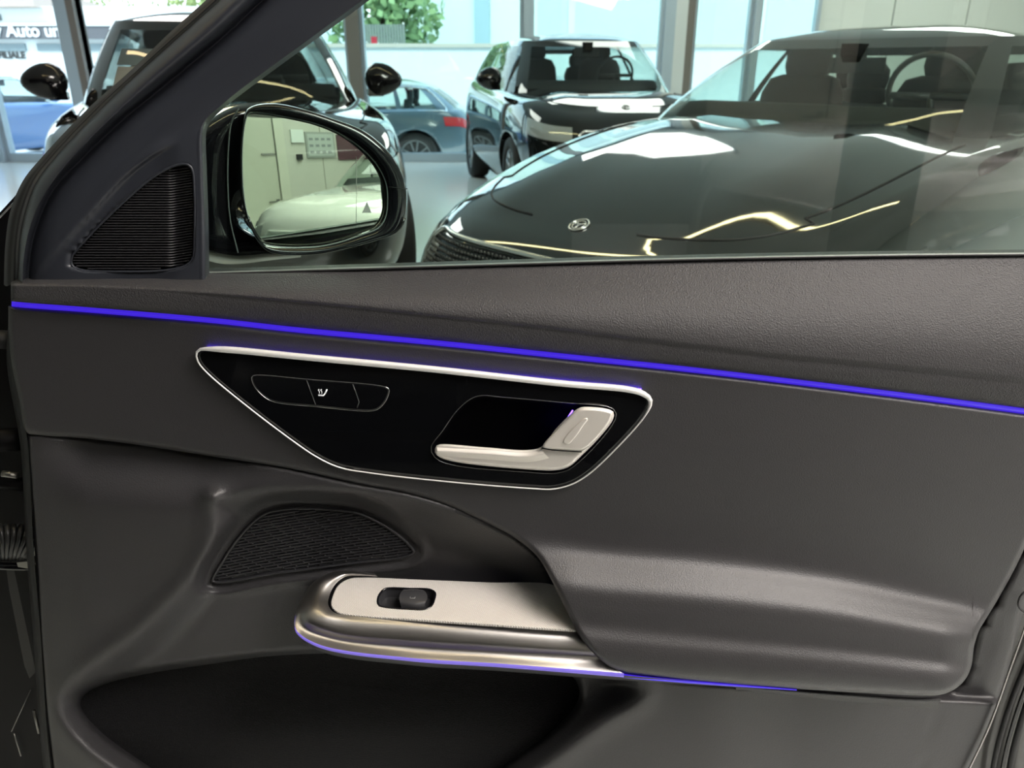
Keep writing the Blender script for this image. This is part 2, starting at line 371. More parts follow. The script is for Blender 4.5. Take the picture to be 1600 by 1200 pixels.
# carpet in the pocket
cx = np.linspace(90, 960, 90)[None]*np.ones((60, 1)); cy = np.linspace(1000, 1275, 60)[:, None]*np.ones((1, 90))
def car_dy(px, py):
    return -.052-.030*sst(1160, 1030, py)+.012*np.exp(-((px-330)/180)**2-((py-1190)/60)**2)
mc = MB(); Pc = G(cx, cy, car_dy(cx, cy)); dp = sdf(pocket, cx, cy)
keep = dp < 14; idx = -np.ones(cx.shape, int); vs = []; fs = []
for i in range(60):
    for j in range(90):
        idx[i, j] = len(vs); vs.append(Pc[i, j])
for i in range(59):
    for j in range(89):
        if keep[i:i+2, j:j+2].all(): fs.append((idx[i, j], idx[i, j+1], idx[i+1, j+1], idx[i+1, j]))
mc.add(vs, fs).build('pocket_carpet', M['carpet'], door)['label'] = 'black carpet lining inside the door pocket'

def scan(poly, fy):                        # x-interval of a polygon along the line y=fy(x)
    P = np.asarray(poly); out = []
    g = P[:, 1]-fy(P[:, 0])
    for i in range(len(P)):
        j = (i+1) % len(P)
        if (g[i] > 0) != (g[j] > 0): t = g[i]/(g[i]-g[j]); out.append(P[i, 0]+t*(P[j, 0]-P[i, 0]))
    return (min(out), max(out)) if len(out) >= 2 else None
# lower speaker grille
spi = inset(spk, 5)
gm = plate('x', spi, base_sp-.006, base_sp-.001, 2, None, None, build=False)
for k in range(34):
    yk = 765+k*4.6
    fy = lambda x, yk=yk: yk-(x-330)*.16+60*.0+((x-480)/150.)**2*3
    iv = scan(inset(spk, 9), fy)
    if iv is None or iv[1]-iv[0] < 12: continue
    x = np.linspace(iv[0], iv[1], 40); y = fy(x)
    gm.grid(np.stack([G(x, y-1.6, base_sp-.001), G(x, y-.6, base_sp+.0016), G(x, y+.5, base_sp+.0016), G(x, y+1.5, base_sp-.001)]))
    for xd in np.arange(iv[0]+6+(k % 2)*9, iv[1]-4, 20):
        p = G(xd, fy(xd)+2.3, base_sp+.001); gm.tube([p+np.array([-.0014, 0, .0002]), p+np.array([.0014, 0, -.0001])], .0007, 5)
rim = np.c_[spi, np.full(len(spi), base_sp)]
spg = gm.build('speaker_grille', M['grille'], door); spg['label'] = 'dark ribbed lower speaker grille'
tb = MB().tube(G(spi[:, 0], spi[:, 1], base_sp+.001), .0019, 8, True); tb.build('grille_rim', M['grille'], spg)

# ---------------- gloss black control panel
gp = [(306, 557), (306, 551), (312, 545), (325, 543.5), (355, 544), (480, 556), (680, 575), (880, 597), (980, 606), (1003, 612), (1016, 622), (1017, 632), (1005, 655), (955, 710), (920, 742), (895, 757), (865, 765), (830, 764), (705, 754), (580, 740), (530, 731), (495, 715), (455, 688), (380, 631), (325, 585), (310, 568)]
gpo = cr_(gp, 200, True)
hole = [(745, 619), (790, 621), (880, 629), (955, 637), (963, 645), (958, 662), (895, 730), (872, 739), (815, 737), (710, 727), (682, 717), (673, 700), (690, 675), (718, 637)]
cp = plate('control_panel', inset(gpo, 3), .004, .0205, 4, M['piano'], door, holes=[hole], n=160); cp['label'] = 'gloss black control panel'
# chrome surround: heavy along the top, thin elsewhere
Pg = gpo; ang = Pg[:, 1]-(543+(Pg[:, 0]-310)*.094)
top_w = sst(16, 4, ang)*sst(296, 350, Pg[:, 0])*1.0
top_w = np.maximum(top_w, .9*sst(990, 1010, Pg[:, 0])*sst(650, 612, Pg[:, 1]))
for _ in range(3): top_w = (np.roll(top_w, 1)+top_w+np.roll(top_w, -1))/3
pp = inset(gpo, .8+1.6*0)
MB().tube(G(pp[:, 0], pp[:, 1]+1.5*top_w, .0215+.002*top_w), .00085+.0030*top_w, 12, True).build('chrome_surround', M['chrome'], cp)
# hidden halo light behind the top edge
hx = np.linspace(322, 1002, 60); hy = 543.2+(hx-322)*.0955
MB().tube(G(hx, hy, .0146), .0008, 6).build('halo_light', M['led2'], cp)
# seat heating button
bt = [(393, 590), (394, 587.5), (402, 586), (480, 592.5), (600, 604), (608, 608), (605, 622), (595, 636), (585, 641.5), (490, 635), (425, 627), (408, 616), (397, 603)]
bo = cr_(bt, 90, True); sb = plate('seat_heating_button', inset(bo, 1), .012, .0213, 1.5, M['piano'], cp)
ol = MB(); ol.tube(G(bo[:, 0], bo[:, 1], .0207), .00032, 6, True)
ol.build('button_outline', M['chrome_thin'], cp)
dv = MB(); dm_ = mat('button divider', (.06, .065, .065), .2); dv.tube(G(np.array([479, 486, 493]), np.array([594, 613, 632]), np.full(3, .0214)), .0006, 5); dv.build('button_divider', dm_, cp); dv = MB(); dv.tube(G(np.array([551, 557, 561, 558]), np.array([600, 616, 628, 637]), np.full(4, .0214)), .0006, 5)
dv.build('button_divider', dm_, cp)
ic = MB()
def bar(m, pts, r, h=.0216): P = np.array(pts, float); m.tube(G(P[:, 0], P[:, 1], np.full(len(P), h)), r, 6)
bar(ic, [(497.5, 617.5), (505.5, 618), (507.5, 615)], .0009); bar(ic, [(507.5, 615.5), (511, 608.5)], .0009)
for x0 in (498.2, 502): bar(ic, [(x0, 608.5), (x0-.8, 610), (x0+1, 612), (x0+.8, 615)], .00035); bar(ic, [(x0-1.2, 609.6), (x0, 608), (x0+1, 609.4)], .0003)
ic.build('seat_heating_symbol', M['icon'], cp)
# recess behind the handle
rc = cr_(hole, 70, True); m = MB(); 
rings = [G(rc[:, 0], rc[:, 1], np.full(70, .0203))]
for k, (ins, dd) in enumerate([(1, .012), (3, -.01), (9, -.022), (24, -.028), (40, -.028)]):
    I = inset(rc, ins) if ins < 20 else rc.mean(0)+(rc-rc.mean(0))*(1-ins/75.); rings.append(G(I[:, 0], I[:, 1], np.full(70, dd)))
m.grid(np.stack(rings), wrap=True); b0 = len(m.v); c = G(rc[:, 0].mean(), rc[:, 1].mean(), -.028)
m.v.append(tuple(c)); m.f += [(b0-70+i, b0-70+(i+1) % 70, b0) for i in range(70)]
m.build('handle_recess', mat('recess plastic', (.004, .004, .005), .6, spec=.02), cp)
MB().tube(G(rc[:, 0], rc[:, 1], np.full(70, .0206)), .0005, 6, True).build('recess_edge', mat('edge line', (.25, .25, .25), .25, 1), cp)
MB().tube(G(np.array([895, 882, 862]), np.array([641, 660, 684]), np.array([-.006, -.006, -.006])), .0008, 6).build('recess_light', M['led2'], cp)

# ---------------- door handle
hd = plate('door_handle', [(682, 696), (690, 694), (760, 699), (825, 703), (846, 698), (870, 668), (905, 637), (915, 635.5), (950, 639), (959, 644), (958, 655), (940, 680), (912, 709), (888, 730), (868, 735), (830, 734), (712, 722), (686, 714), (679, 706)], .006, .026, 5, M['handle'], door, n=110)
hd['label'] = 'satin silver door handle'
lv = plate('handle_lever', [(848, 699), (870, 671), (904, 640.5), (915, 638), (949, 641.5), (957, 646), (955, 656), (938, 680), (910, 704), (880, 703)], .024, .0305, 4, M['handle'], hd, n=80)
plate('lever_ridge', [(880, 690), (908, 657), (916, 653), (919, 655), (914, 662), (888, 694)], .029, .0318, 1.8, M['handle'], hd, n=40)
loft('handle_blade', [([(683, 699), (760, 703), (826, 707), (848, 703)], .026), ([(683, 704), (760, 709), (826, 713), (850, 707)], .029), ([(683, 706), (760, 711), (826, 715), (851, 709)], .0292), ([(684, 712), (760, 718), (828, 722), (858, 716)], .026)], 40, 4, M['handle'], hd)
MB().tube(G(np.array([846, 862, 880, 909]), np.array([700, 703, 704.5, 706]), np.full(4, .0295)), .0007, 6).build('lever_gap', M['dark'], hd)

# ---------------- arm rest control ledge
ar = empty('armrest_ledge', (0, 0, 0)); ar.parent = door; ar.matrix_parent_inverse = Matrix.Translation(-Vector(door.location)); ar['label'] = 'silver window switch ledge on the arm rest'; ar['_world'] = 1
A1, A2, A3 = G(560, 902, -.012), G(865, 914, -.012), G(530, 958, .050)
nA = np.cross(A2-A1, A3-A1); nA /= np.linalg.norm(nA); nA = nA if nA[2] > 0 else -nA
MA = plane_map(A1, nA)
sw_hole = [(590, 940), (592, 930), (601, 920), (612, 918.5), (640, 919.5), (672, 921), (680, 926), (679, 936), (674, 947), (664, 952), (640, 952), (600, 948.5), (592, 946)]
silver = [(517, 945), (519, 932), (528, 914), (545, 903.5), (570, 901.5), (650, 904.5), (760, 909), (866, 914), (874, 926), (888, 955), (902, 983), (890, 983.5), (760, 975), (640, 967), (545, 960), (526, 956)]
sp = plate('switch_panel', silver, -.004, .0, 2, M['weave'], ar, holes=[sw_hole], mapper=MA, n=150); sp['label'] = 'woven silver panel around the window switch'
# satin roll-over
S0 = [(590, 901), (566, 899.5), (540, 901), (524, 913), (515, 930), (513, 945), (521, 956), (545, 962), (640, 969), (760, 977), (905, 986)]
S1 = [(588, 899), (562, 896.5), (534, 898), (514, 909), (500, 928), (495, 948), (503, 962), (536, 972), (640, 981), (760, 989), (915, 999)]
S2 = [(586, 897), (556, 893.5), (527, 895), (503, 906), (487, 930), (480, 952), (486, 971), (528, 988), (640, 999), (760, 1006), (925, 1016)]
S3 = [(584, 896), (550, 892), (520, 894), (495, 908), (478, 932), (469, 956), (474, 979), (520, 999), (640, 1011), (760, 1018), (935, 1027)]
S4 = [(582, 896), (546, 892), (513, 896), (487, 912), (470, 938), (461, 962), (462, 984), (498, 1008), (640, 1029), (780, 1038), (975, 1053)]
def dr(a, b): return np.r_[a, a+.002, a+.006, a+.012, np.linspace(a+.02, b, 3)[0:2], b-.004, b, b, b, b]
z0 = np.array([-.014, -.014, -.010, .004, .022, .040, .050, .052, .051, .050, .048])
ledge = loft('ledge_trim', [(S0, z0+.0005), (S1, z0+np.r_[0, 0, .001, .003, .005, .008, .009, .0095, .0095, .0095, .0095]), (S2, z0+np.r_[-.006, -.006, -.004, .001, .006, .010, .014, .017, .017, .017, .017]),
      (S3, z0+np.r_[-.010, -.010, -.008, -.003, .004, .008, .013, .018, .018, .018, .018]), (S4, z0+np.r_[-.014, -.014, -.012, -.006, .002, .010, .018, .031, .032, .032, .032])], 150, 8, M['satin_dark'], ar)
ledge['label'] = 'satin metal roll edge of the ledge'
zs4 = z0+np.r_[-.014, -.014, -.012, -.006, .002, .010, .018, .031, .032, .032, .032]
off = lambda d: [(x, y+d) for x, y in S4[5:]]
t3 = [.0, .3, .8, 1, 1, 1]
loft('ledge_light', [([(x, y-1.2) for x, y in S4[5:]], zs4[5:]), ([(x, y+1.6+k) for (x, y), k in zip(S4[5:], (0, 0, .3, .8, 1.4, 2))], zs4[5:]+.0012), ([(x, y+3.4+k) for (x, y), k in zip(S4[5:], (0, 0, .3, .8, 1.4, 2))], zs4[5:]-.002)], 100, 4, M['led3'], ar)['label'] = 'violet light strip under the ledge'
loft('ledge_light_end', [([(955, 1050), (1000, 1056), (1100, 1065), (1245, 1077)], .071), ([(955, 1053), (1000, 1058.5), (1100, 1067), (1245, 1078)], .0735), ([(955, 1057), (1000, 1061.5), (1100, 1069.5), (1245, 1079)], .070)], 60, 4, M['led'], ar)
loft('ledge_underside', [([(x, y+2.5) for x, y in S4[5:]]+[(1240, 1077)], np.r_[zs4[5:]-.001, .064]), ([(x+1, y+6) for x, y in S4[5:]]+[(1240, 1078)], np.r_[zs4[5:]-.010, .060]), ([(x+3, y+9) for x, y in S4[5:]]+[(1242, 1079)], np.r_[zs4[5:]-.040, .05]), ([(x+6, y+11) for x, y in S4[5:]]+[(1244, 1079)], np.r_[zs4[5:]-.10, .03])], 80, 6, M['leather'], ar)
# switch well and rocker
wl_ = cr_(sw_hole, 60, True); m = MB(); m.grid(np.stack([MA(wl_[:, 0], wl_[:, 1], np.zeros(60)), MA(inset(wl_, 1)[:, 0], inset(wl_, 1)[:, 1], np.full(60, -.006)), MA(inset(wl_, 3)[:, 0], inset(wl_, 3)[:, 1], np.full(60, -.014))]), wrap=True)
I = inset(wl_, 3); m.add(MA(I[:, 0], I[:, 1], np.full(60, -.014)), [tuple(range(60))], True)
m.build('switch_well', M['grille'], ar)
MB().tube(MA(wl_[:, 0], wl_[:, 1], np.full(60, -.0005)), .0014, 8, True).build('switch_bezel', M['gblack'], ar)
ra = loft('window_switch', [([(628, 949), (650, 951), (668, 949)], -.008), ([(626, 946), (648, 949), (664, 947)], .002), ([(624, 938), (646, 941), (668, 939)], .006), ([(630, 926), (648, 925), (664, 928)], .005), ([(636, 922), (648, 921), (658, 922)], -.002), ([(638, 921), (648, 920), (656, 921)], -.012)], 24, 6, mat('switch plastic', (.035, .035, .038), .35), ar, mapper=MA)
ra['label'] = 'black window switch'
sy = MB()
for a, b in [((642, 933), (649, 933)), ((642, 933), (641, 940)), ((649, 933), (648.5, 940)), ((641, 940), (648.5, 940)), ((643, 930), (648, 930)), ((645.5, 927.5), (645.5, 930))]:
    P = np.array([a, b], float); sy.tube(MA(P[:, 0], P[:, 1], np.full(2, .0063)), .0004, 5)
sy.build('window_symbol', mat('symbol grey', (.25, .25, .25), .5), ar)

# ---------------- window frame
F0 = [(575, -235), (322, 0), (266, 50), (200, 114), (140, 167), (64, 247), (36, 282), (16, 330), (8, 385), (6, 445)]
F1 = [(597, -235), (345, 0), (300, 40), (208, 122), (150, 178), (87, 245), (57, 284), (36, 341), (29, 390), (27, 445)]
F2 = [(623, -235), (372, -2), (328, 42), (227, 130), (168, 188), (104, 256), (66, 310), (45, 362), (37, 405), (35, 445)]
F3 = [(668, -235), (407, 3), (352, 54), (246, 142), (190, 188), (132, 243), (82, 298), (55, 362), (47, 400), (44, 445)]
F4 = [(677, -235), (416, 6), (360, 60), (254, 149), (197, 195), (140, 250), (91, 304), (62, 366), (54, 402), (50, 445)]
F5 = [(765, -235), (490, 2), (430, 50), (330, 130), (285, 170), (240, 215), (215, 260), (200, 330), (196, 390), (196, 445)]
F6 = [(872, -235), (566, 2), (502, 49), (378, 140), (346, 166), (323, 188), (317.5, 205), (318, 260), (321, 350), (322, 445)]
F7 = [(878, -235), (572, 4), (508, 51), (383, 143), (351, 168), (328, 191), (322.5, 207), (323, 260), (326, 350), (327, 445)]
def d10(*v): return np.interp(np.linspace(0, 1, 10), np.linspace(0, 1, len(v)), v)
sail_poly = cr_([(45, 450), (59, 431), (88, 394), (144, 332), (197, 276), (245, 240), (270, 228), (290, 223), (330, 226), (345, 330), (345, 450)], 140, True)
twe = cr_([(111.5, 403), (113, 415), (126, 421.5), (187, 424.5), (258, 422.5), (289, 415.5), (301, 405), (304, 370), (304, 300), (300.5, 265), (295, 258), (285.5, 256), (266, 261.5), (236, 279), (187.5, 321), (135, 373.5)], 110, True)
def fr_post(px, py, dy):
    d = sdf(sail_poly, px, py)
    fade = sst(285, 235, px)
    dy = dy-.0045*sst(3, -4, d)*fade+.0025*np.exp(-((d-6)/9.)**2)*fade
    dt = sdf(twe, px, py); return dy-.016*sst(1, -3, dt)
loft('frame_seal', [(F0, d10(-.050, -.030)), ([(x+4, y+2) for x, y in F0], d10(-.040, -.018)), ([((a[0]+b[0])/2, (a[1]+b[1])/2) for a, b in zip(F0, F1)], d10(-.036, -.014)), ([(x-4, y-2) for x, y in F1], d10(-.034, -.010)), (F1, d10(-.045, -.024))], 90, 5, M['rubber'], door)
wf = loft('window_frame', [(F1, d10(-.030, -.012)), ([(x+5, y+3) for x, y in F1], d10(-.014, .004)), (F2, d10(.000, .018)), ([(x-10, y-4) for x, y in F3], d10(-.010, .008)), (F3, d10(-.031, -.013)), (F4, d10(-.018, .000)), (F5, d10(-.014, .000)), ([((a[0]+b[0])/2, (a[1]+b[1])/2) for a, b in zip(F5, F6)], d10(-.016, -.003)), ([(a[0]*.1+b[0]*.9, a[1]*.1+b[1]*.9) for a, b in zip(F5, F6)], d10(-.019, -.005)), ([(a[0]*.03+b[0]*.97, a[1]*.03+b[1]*.97) for a, b in zip(F5, F6)], d10(-.020, -.006)), (F6, d10(-.025, -.011)), (F7, d10(-.045, -.036))], 380, 20, M['plastic'], door, post=fr_post)
wf['label'] = 'matt black window frame and corner panel'
# tweeter grille
tg = MB(); ti = inset(twe, 1.0); bt_ = -.012
def tbk(x): return np.interp(x, [110, 200, 300], [-.017, -.018, -.021])
rows_ = []
for yk in np.linspace(257, 423, 60):
    iv = scan(twe, lambda x: yk+0*np.asarray(x, float))
    if iv: x = np.linspace(iv[0], iv[1], 30); rows_.append(G(x, np.full(30, yk), tbk(x)))
tg.grid(np.array(rows_))
def tw_dy(x): return tbk(x)+.0085-.005*sst(262, 276, x)+.006*sst(276, 304, x)
for k in range(39):
    yk = 262+k*4.15
    fy = lambda x, yk=yk: yk-np.maximum(np.asarray(x, float)-268, 0)*.16
    iv = scan(inset(twe, 3.5), fy)
    if iv is None or iv[1]-iv[0] < 6: continue
    x = np.linspace(iv[0], iv[1], 44); y = fy(x); e = tw_dy(x)
    tg.grid(np.stack([G(x, y-1.5, e-.003), G(x, y-1.0, e), G(x, y+.5, e+.0006), G(x, y+1.3, e-.0030)]))
t_ = tg.build('tweeter_grille', M['grille'], door); t_['label'] = 'ribbed triangular corner speaker grille'
MB().tube(G(twe[:, 0], twe[:, 1], np.interp(twe[:, 0], [110, 200, 300], [-.0035, -.0045, -.0080])), .0014, 8, True).build('tweeter_rim', M['plastic'], t_)


# ---------------- window glass and sill seal
gx = [(322, 150), (360, 130), (570, -5), (870, -235), (1760, -235), (1760, 402), (1000, 414), (322, 434)]
Pg_ = at(np.array([p[0] for p in gx]), np.array([p[1] for p in gx]), Y0+.045)
wg = raw('window_glass', Pg_, [tuple(range(len(gx)))], M['glass'], door, smooth=False); wg['label'] = 'clear green-tinted side window'
xw = np.linspace(327, 1740, 90); yw = sill(xw)
m = MB(); m.grid(np.stack([G(xw, yw-4.6, -.044), G(xw, yw-4.0, -.036), G(xw, yw-2.0, -.034), G(xw, yw-1.2, -.035), G(xw, yw-.8, -.040), G(xw, yw+6, -.060)]))
m.build('sill_seal', mat('sill seal', (.16, .19, .17), .30), door)
m = MB(); m.grid(np.stack([G(xw, yw-2.4, -.0335), G(xw, yw-.6, -.0325), G(xw, yw+1.0, -.034)])); m.build('sill_lip', M['rubber'], door)

# ---------------- outer mirror
MB_ = math.radians(22); MT = math.radians(3.9)
nM = np.array([math.sin(MB_)*math.cos(MT), -math.cos(MB_)*math.cos(MT), math.sin(MT)])
Pm = at(488, 282, 1.03); MM = plane_map(Pm, nM)
gl = cr_([(389.4, 177.8), (383.4, 193.5), (379.7, 227.3), (379.2, 258.7), (381, 295), (385.8, 328.8), (396.6, 360.2), (406.3, 377), (425.6, 383.2), (493.3, 384), (529.5, 377.1), (565.8, 365), (590, 355.4), (600.8, 338.5), (603.7, 314.3), (602, 290.1), (594.8, 270.8), (577.9, 246.6), (553.7, 224.9), (529.5, 209.2), (493.3, 194.7), (445, 183.8), (408.7, 177.8)], 120, True)
ro = cr_([(398, 164), (424, 161), (445, 163), (481, 171.7), (517.4, 183.8), (565.8, 202), (597, 225), (621.3, 253.9), (633.4, 285.3), (635.8, 314.3), (631, 338.5), (618.9, 362.6), (577.9, 378.3), (541.6, 388), (493.3, 397.6), (435.3, 397.6), (416, 391.6), (401.5, 374.7), (387, 343.3), (377.3, 307), (374.9, 258.7), (377, 205), (385, 172)], 120, True)
cg = gl.mean(0)
side = empty('side_mirror', (0, 0, 0)); side.parent = door; side.matrix_parent_inverse = Matrix.Translation(-Vector(door.location)); side['_world'] = 1; side['label'] = 'gloss black outer mirror'
# convex glass
rg = []; Rm = 2.6
C0 = MM(np.array([cg[0]]), np.array([cg[1]]), np.zeros(1))[0]
for s_ in np.linspace(1, .02, 26):
    q = cg+(gl-cg)*s_; P = MM(q[:, 0], q[:, 1], np.zeros(120)); r2 = np.sum((P-C0)**2, 1); P = P+nM*((.11**2-r2)/(2*Rm)-.010)[:, None]; rg.append(P)
m = MB(); m.grid(np.stack(rg), wrap=True); b0 = len(m.v); m.v.append(tuple(C0+nM*(.11**2/(2*Rm)-.010))); m.f += [(b0-120+i, b0-120+(i+1) % 120, b0) for i in range(120)]
m.build('mirror_glass', M['mirror'], side)
def hint(px, py, h): return MM(px, py, np.asarray(h))+nM*0
tri = [(575.5, 316), (568, 333.5), (582.5, 333.5)]; T = np.array(tri, float); P = MM(T[:, 0], T[:, 1], np.zeros(3)); r2 = np.sum((P-C0)**2, 1); P = P+nM*((.11**2-r2)/(2*Rm)-.0096)[:, None]
raw('warning_triangle', P, [(0, 1, 2)], mat('warning mark', (.30, .31, .29), .4), side, smooth=False)
q = np.array([[558.5, 245], [559, 300], [558, 362]]); P = MM(q[:, 0], q[:, 1], np.zeros(3)); r2 = np.sum((P-C0)**2, 1); P = P+nM*((.11**2-r2)/(2*Rm)-.0097)[:, None]
MB().tube(P, .0003, 4).build('mirror_line', mat('mirror line', (.3, .3, .27), .4), side)
gi = inset(gl, -1.0); rm = ro
def ring(a, b, w, h): q = a*(1-w)+b*w; return MM(q[:, 0], q[:, 1], np.full(120, h))
def ringc(sc, h): q = rm.mean(0)+(rm-rm.mean(0))*sc; return MM(q[:, 0], q[:, 1], np.full(120, h))
def sh_(P, d): return P+np.array(d)
# align start points of both rings by angle
def align(A, c):
    a = np.arctan2(A[:, 1]-c[1], A[:, 0]-c[0]); t = np.linspace(-math.pi, math.pi, 120, endpoint=False); o = np.argsort(a); aa = np.r_[a[o][-1]-2*math.pi, a[o], a[o][0]+2*math.pi]; X = np.vstack([A[o][-1], A[o], A[o][0]])
    return np.stack([np.interp(t, aa, X[:, 0]), np.interp(t, aa, X[:, 1])], -1)
gi = align(gi, cg); rm = align(rm, cg)
m = MB(); m.grid(np.stack([ring(gi, rm, -.04, -.020), ring(gi, rm, 0, .001), ring(gi, rm, .10, .006), ring(gi, rm, .45, .012), ring(gi, rm, .80, .010), ring(gi, rm, .93, .004), ring(gi, rm, 1, -.004),
      ringc(.995, -.02), ringc(.96, -.05), ringc(.88, -.08), ringc(.70, -.105), ringc(.4, -.12), ringc(.05, -.124)]), wrap=True)
m.build('mirror_housing', M['gblack'], side)
MB().tube(ring(gi, rm, .02, .002), .0008, 6, True).build('housing_edge', mat('grey edge line', (.20, .22, .22), .3), side)
lip = rm[(rm[:, 1] > 340)]; lip = lip[np.argsort(lip[:, 0])]
MB().tube(MM(lip[:, 0], lip[:, 1]-4, np.full(len(lip), .009)), .0022, 8).build('lower_rim', M['gblack'], side)
MB().tube(MM(np.array([604., 620, 633]), np.array([291., 293, 294]), np.full(3, .012)), .0006, 5).build('housing_seam', M['rubber'], side)
ft = loft('mirror_foot', [([(300, 205), (330, 178), (362, 164), (400, 160), (420, 161)], [.0, .0, .0, -.01, -.02]), ([(300, 212), (334, 187), (366, 173), (402, 170), (425, 172)], [.03, .03, .025, .01, .0]), ([(300, 260), (334, 250), (352, 250), (368, 260), (384, 280)], [.04, .04, .03, .01, -.02]), ([(300, 330), (335, 335), (352, 340), (368, 345), (384, 350)], [.04, .04, .03, .01, -.02]),
      ([(300, 390), (340, 400), (372, 404), (410, 402), (470, 398)], [.03, .03, .02, .0, -.02]), ([(300, 400), (345, 412), (380, 412), (420, 407), (470, 402)], [.0, .0, .0, -.02, -.03])], 50, 10, M['gblack'], side, mapper=lambda a, b, c: at(a, b, 1.05-np.asarray(c)))
m = MB(); q = np.array([[373, 170], [362, 190], [357, 230], [356, 290], [360, 345], [372, 395]], float); q = cr_(q, 40); m.tube(at(q[:, 0], q[:, 1], np.full(40, .985)), .0009, 6)
m.build('foot_seam', mat('seam grey', (.12, .13, .13), .3), side)

# ---------------- outer shell and seals of the door
od = MB()
def ring_(pts, Y): P = np.array(pts, float); return at(P[:, 0], P[:, 1], np.full(len(P), Y))
sh = [(30, 470), (22, 560), (44, 700), (52, 850), (64, 1000), (74, 1150), (90, 1290)]
loft('door_edge', [(sh, .005), ([(x-10, y) for x, y in sh], -.02), ([(x-12, y) for x, y in sh], -.06), ([(x+20, y) for x, y in sh], -.10)], 50, 5, M['structure_blk'], door)
lp = [(1610, 948), (1596, 990), (1574, 1052), (1545, 1132), (1512, 1202), (1470, 1285)]
loft('panel_edge_lip', [(lp, -.004), ([(x+2, y+1) for x, y in lp], -.001), ([(x+3.5, y+1.5) for x, y in lp], -.006)], 50, 4, M['satin_dark'], door)
edge_x = [(1668, 900), (1612, 1000), (1576, 1080), (1556, 1140), (1542, 1200), (1534, 1290)]
def shift(d): return [(x+d, y) for x, y in edge_x]
olive = mat('painted inner edge', (.032, .031, .028), .35, coat=.3)
loft('outer_skin', [(shift(-80), -.055), (shift(-30), -.055), (shift(60), -.06), (shift(300), -.06)], 40, 4, olive, door)
for dx, w in ((10, 9), (36, 11), (62, 8)):
    q = cr_(shift(dx), 40); MB().tube(G(q[:, 0], q[:, 1], np.full(40, -.045)), w*PXM*.55, 12).build('rear_seal', M['rubber'], door)
q = cr_(shift(24), 40); MB().tube(G(q[:, 0], q[:, 1], np.full(40, -.047)), .0028, 10).build('rear_shell', M['gblack'], door)
q = cr_([(1612, 922), (1600, 926), (1592, 938), (1592, 948), (1600, 956), (1612, 962)], 20); MB().tube(G(q[:, 0], q[:, 1], np.full(20, .004)), .0015, 6).build('edge_plug', M['leather_up'], door)

# ============================================================ THE CAR THE DOOR BELONGS TO (hinge side)
own = door

hp = [(-160, 300), (0, 334), (70, 262)]
P = np.array([(-260, 560), (-2, 334), (64, 262), (90, 300), (60, 450), (70, 700), (120, 1300), (-260, 1300)], float)
vs = at(P[:, 0], P[:, 1], np.full(8, Y0+.13)); vs2 = vs+np.array([0, .05, 0])
raw('hinge_pillar', np.vstack([vs, vs2]), [tuple(range(8)), tuple(range(8, 16))[::-1]]+[(i, (i+1) % 8, 8+(i+1) % 8, 8+i) for i in range(8)], M['structure_blk'], own, smooth=False)
MB().tube(at(np.array([-30., 0, 35, 62]), np.array([366., 340, 303, 270]), np.full(4, Y0+.12)), .0012, 6).build('pillar_seam', M['chrome_thin'], own)
def strip(name, a, b, Y, r, mt):
    P = np.array([a, b], float); return MB().tube(at(P[:, 0], P[:, 1], np.full(2, Y)), r, 10).build(name, mt, own)
bt = MB(); 
for k in range(9):
    cxk = -14+k*8.2; a = np.linspace(0, 2*math.pi, 20, endpoint=False); tilt = (k-3)*.11
    X = cxk+(7*np.cos(a))*.25+np.sin(a)*26*math.sin(tilt); Yp = 847+.12*(k-3)**2*1.0-26*np.sin(a)*math.cos(tilt); 
    bt.tube(at(X, Yp, Y0+.055-.019*np.cos(a)), .0034, 8, True)
bt.tube(at(np.array([-30., 0, 30, 56]), np.array([851., 847, 848, 858]), np.full(4, Y0+.055)), .017, 12)
bt.build('cable_boot', mat('boot rubber', (.022, .023, .024), .35), own)['label'] = 'corrugated rubber cable boot'
strip('check_strap', (-40, 884), (66, 886), Y0+.05, .0055, M['gblack'])
m = MB(); P = at(np.array([26., 46, 46, 28]), np.array([879., 877, 889, 886]), np.full(4, Y0+.043)); m.add(P, [(0, 1, 2, 3)], True); m.build('strap_mark', M['steel'], own)
strip('upper_bracket', (-40, 529), (18, 531), Y0+.09, .012, mat('dark bracket', (.03, .032, .035), .4))
strip('hinge_arm', (-40, 688), (34, 686), Y0+.08, .016, M['structure_blk'])
strip('hinge_bolt', (4, 740), (27, 743), Y0+.05, .0045, M['steel'])
strip('hinge_plate', (-20, 752), (40, 756), Y0+.075, .010, M['structure_blk'])
m = MB(); P = at(np.array([10., 22, 56, 46, 38, 14]), np.array([890., 890, 1050, 1060, 1040, 920]), np.full(6, Y0+.06)); m.add(P, [tuple(range(6))], True); m.build('inner_flange', mat('flange', (.022, .022, .021), .4), own)
m = MB(); P = at(np.array([18., 50, 64, 50, 28]), np.array([1145., 1075, 1150, 1190, 1200]), np.full(5, Y0+.05)); m.add(P, [tuple(range(5))], True); m.build('lower_hinge', M['structure_blk'], own)
strip('hinge_pin', (22, 1146), (33, 1181), Y0+.045, .0012, M['steel']); strip('hinge_pin', (53, 1110), (61, 1145), Y0+.045, .0022, M['steel'])
strip('hinge_edge', (18, 1143), (48, 1078), Y0+.045, .0007, M['steel'])

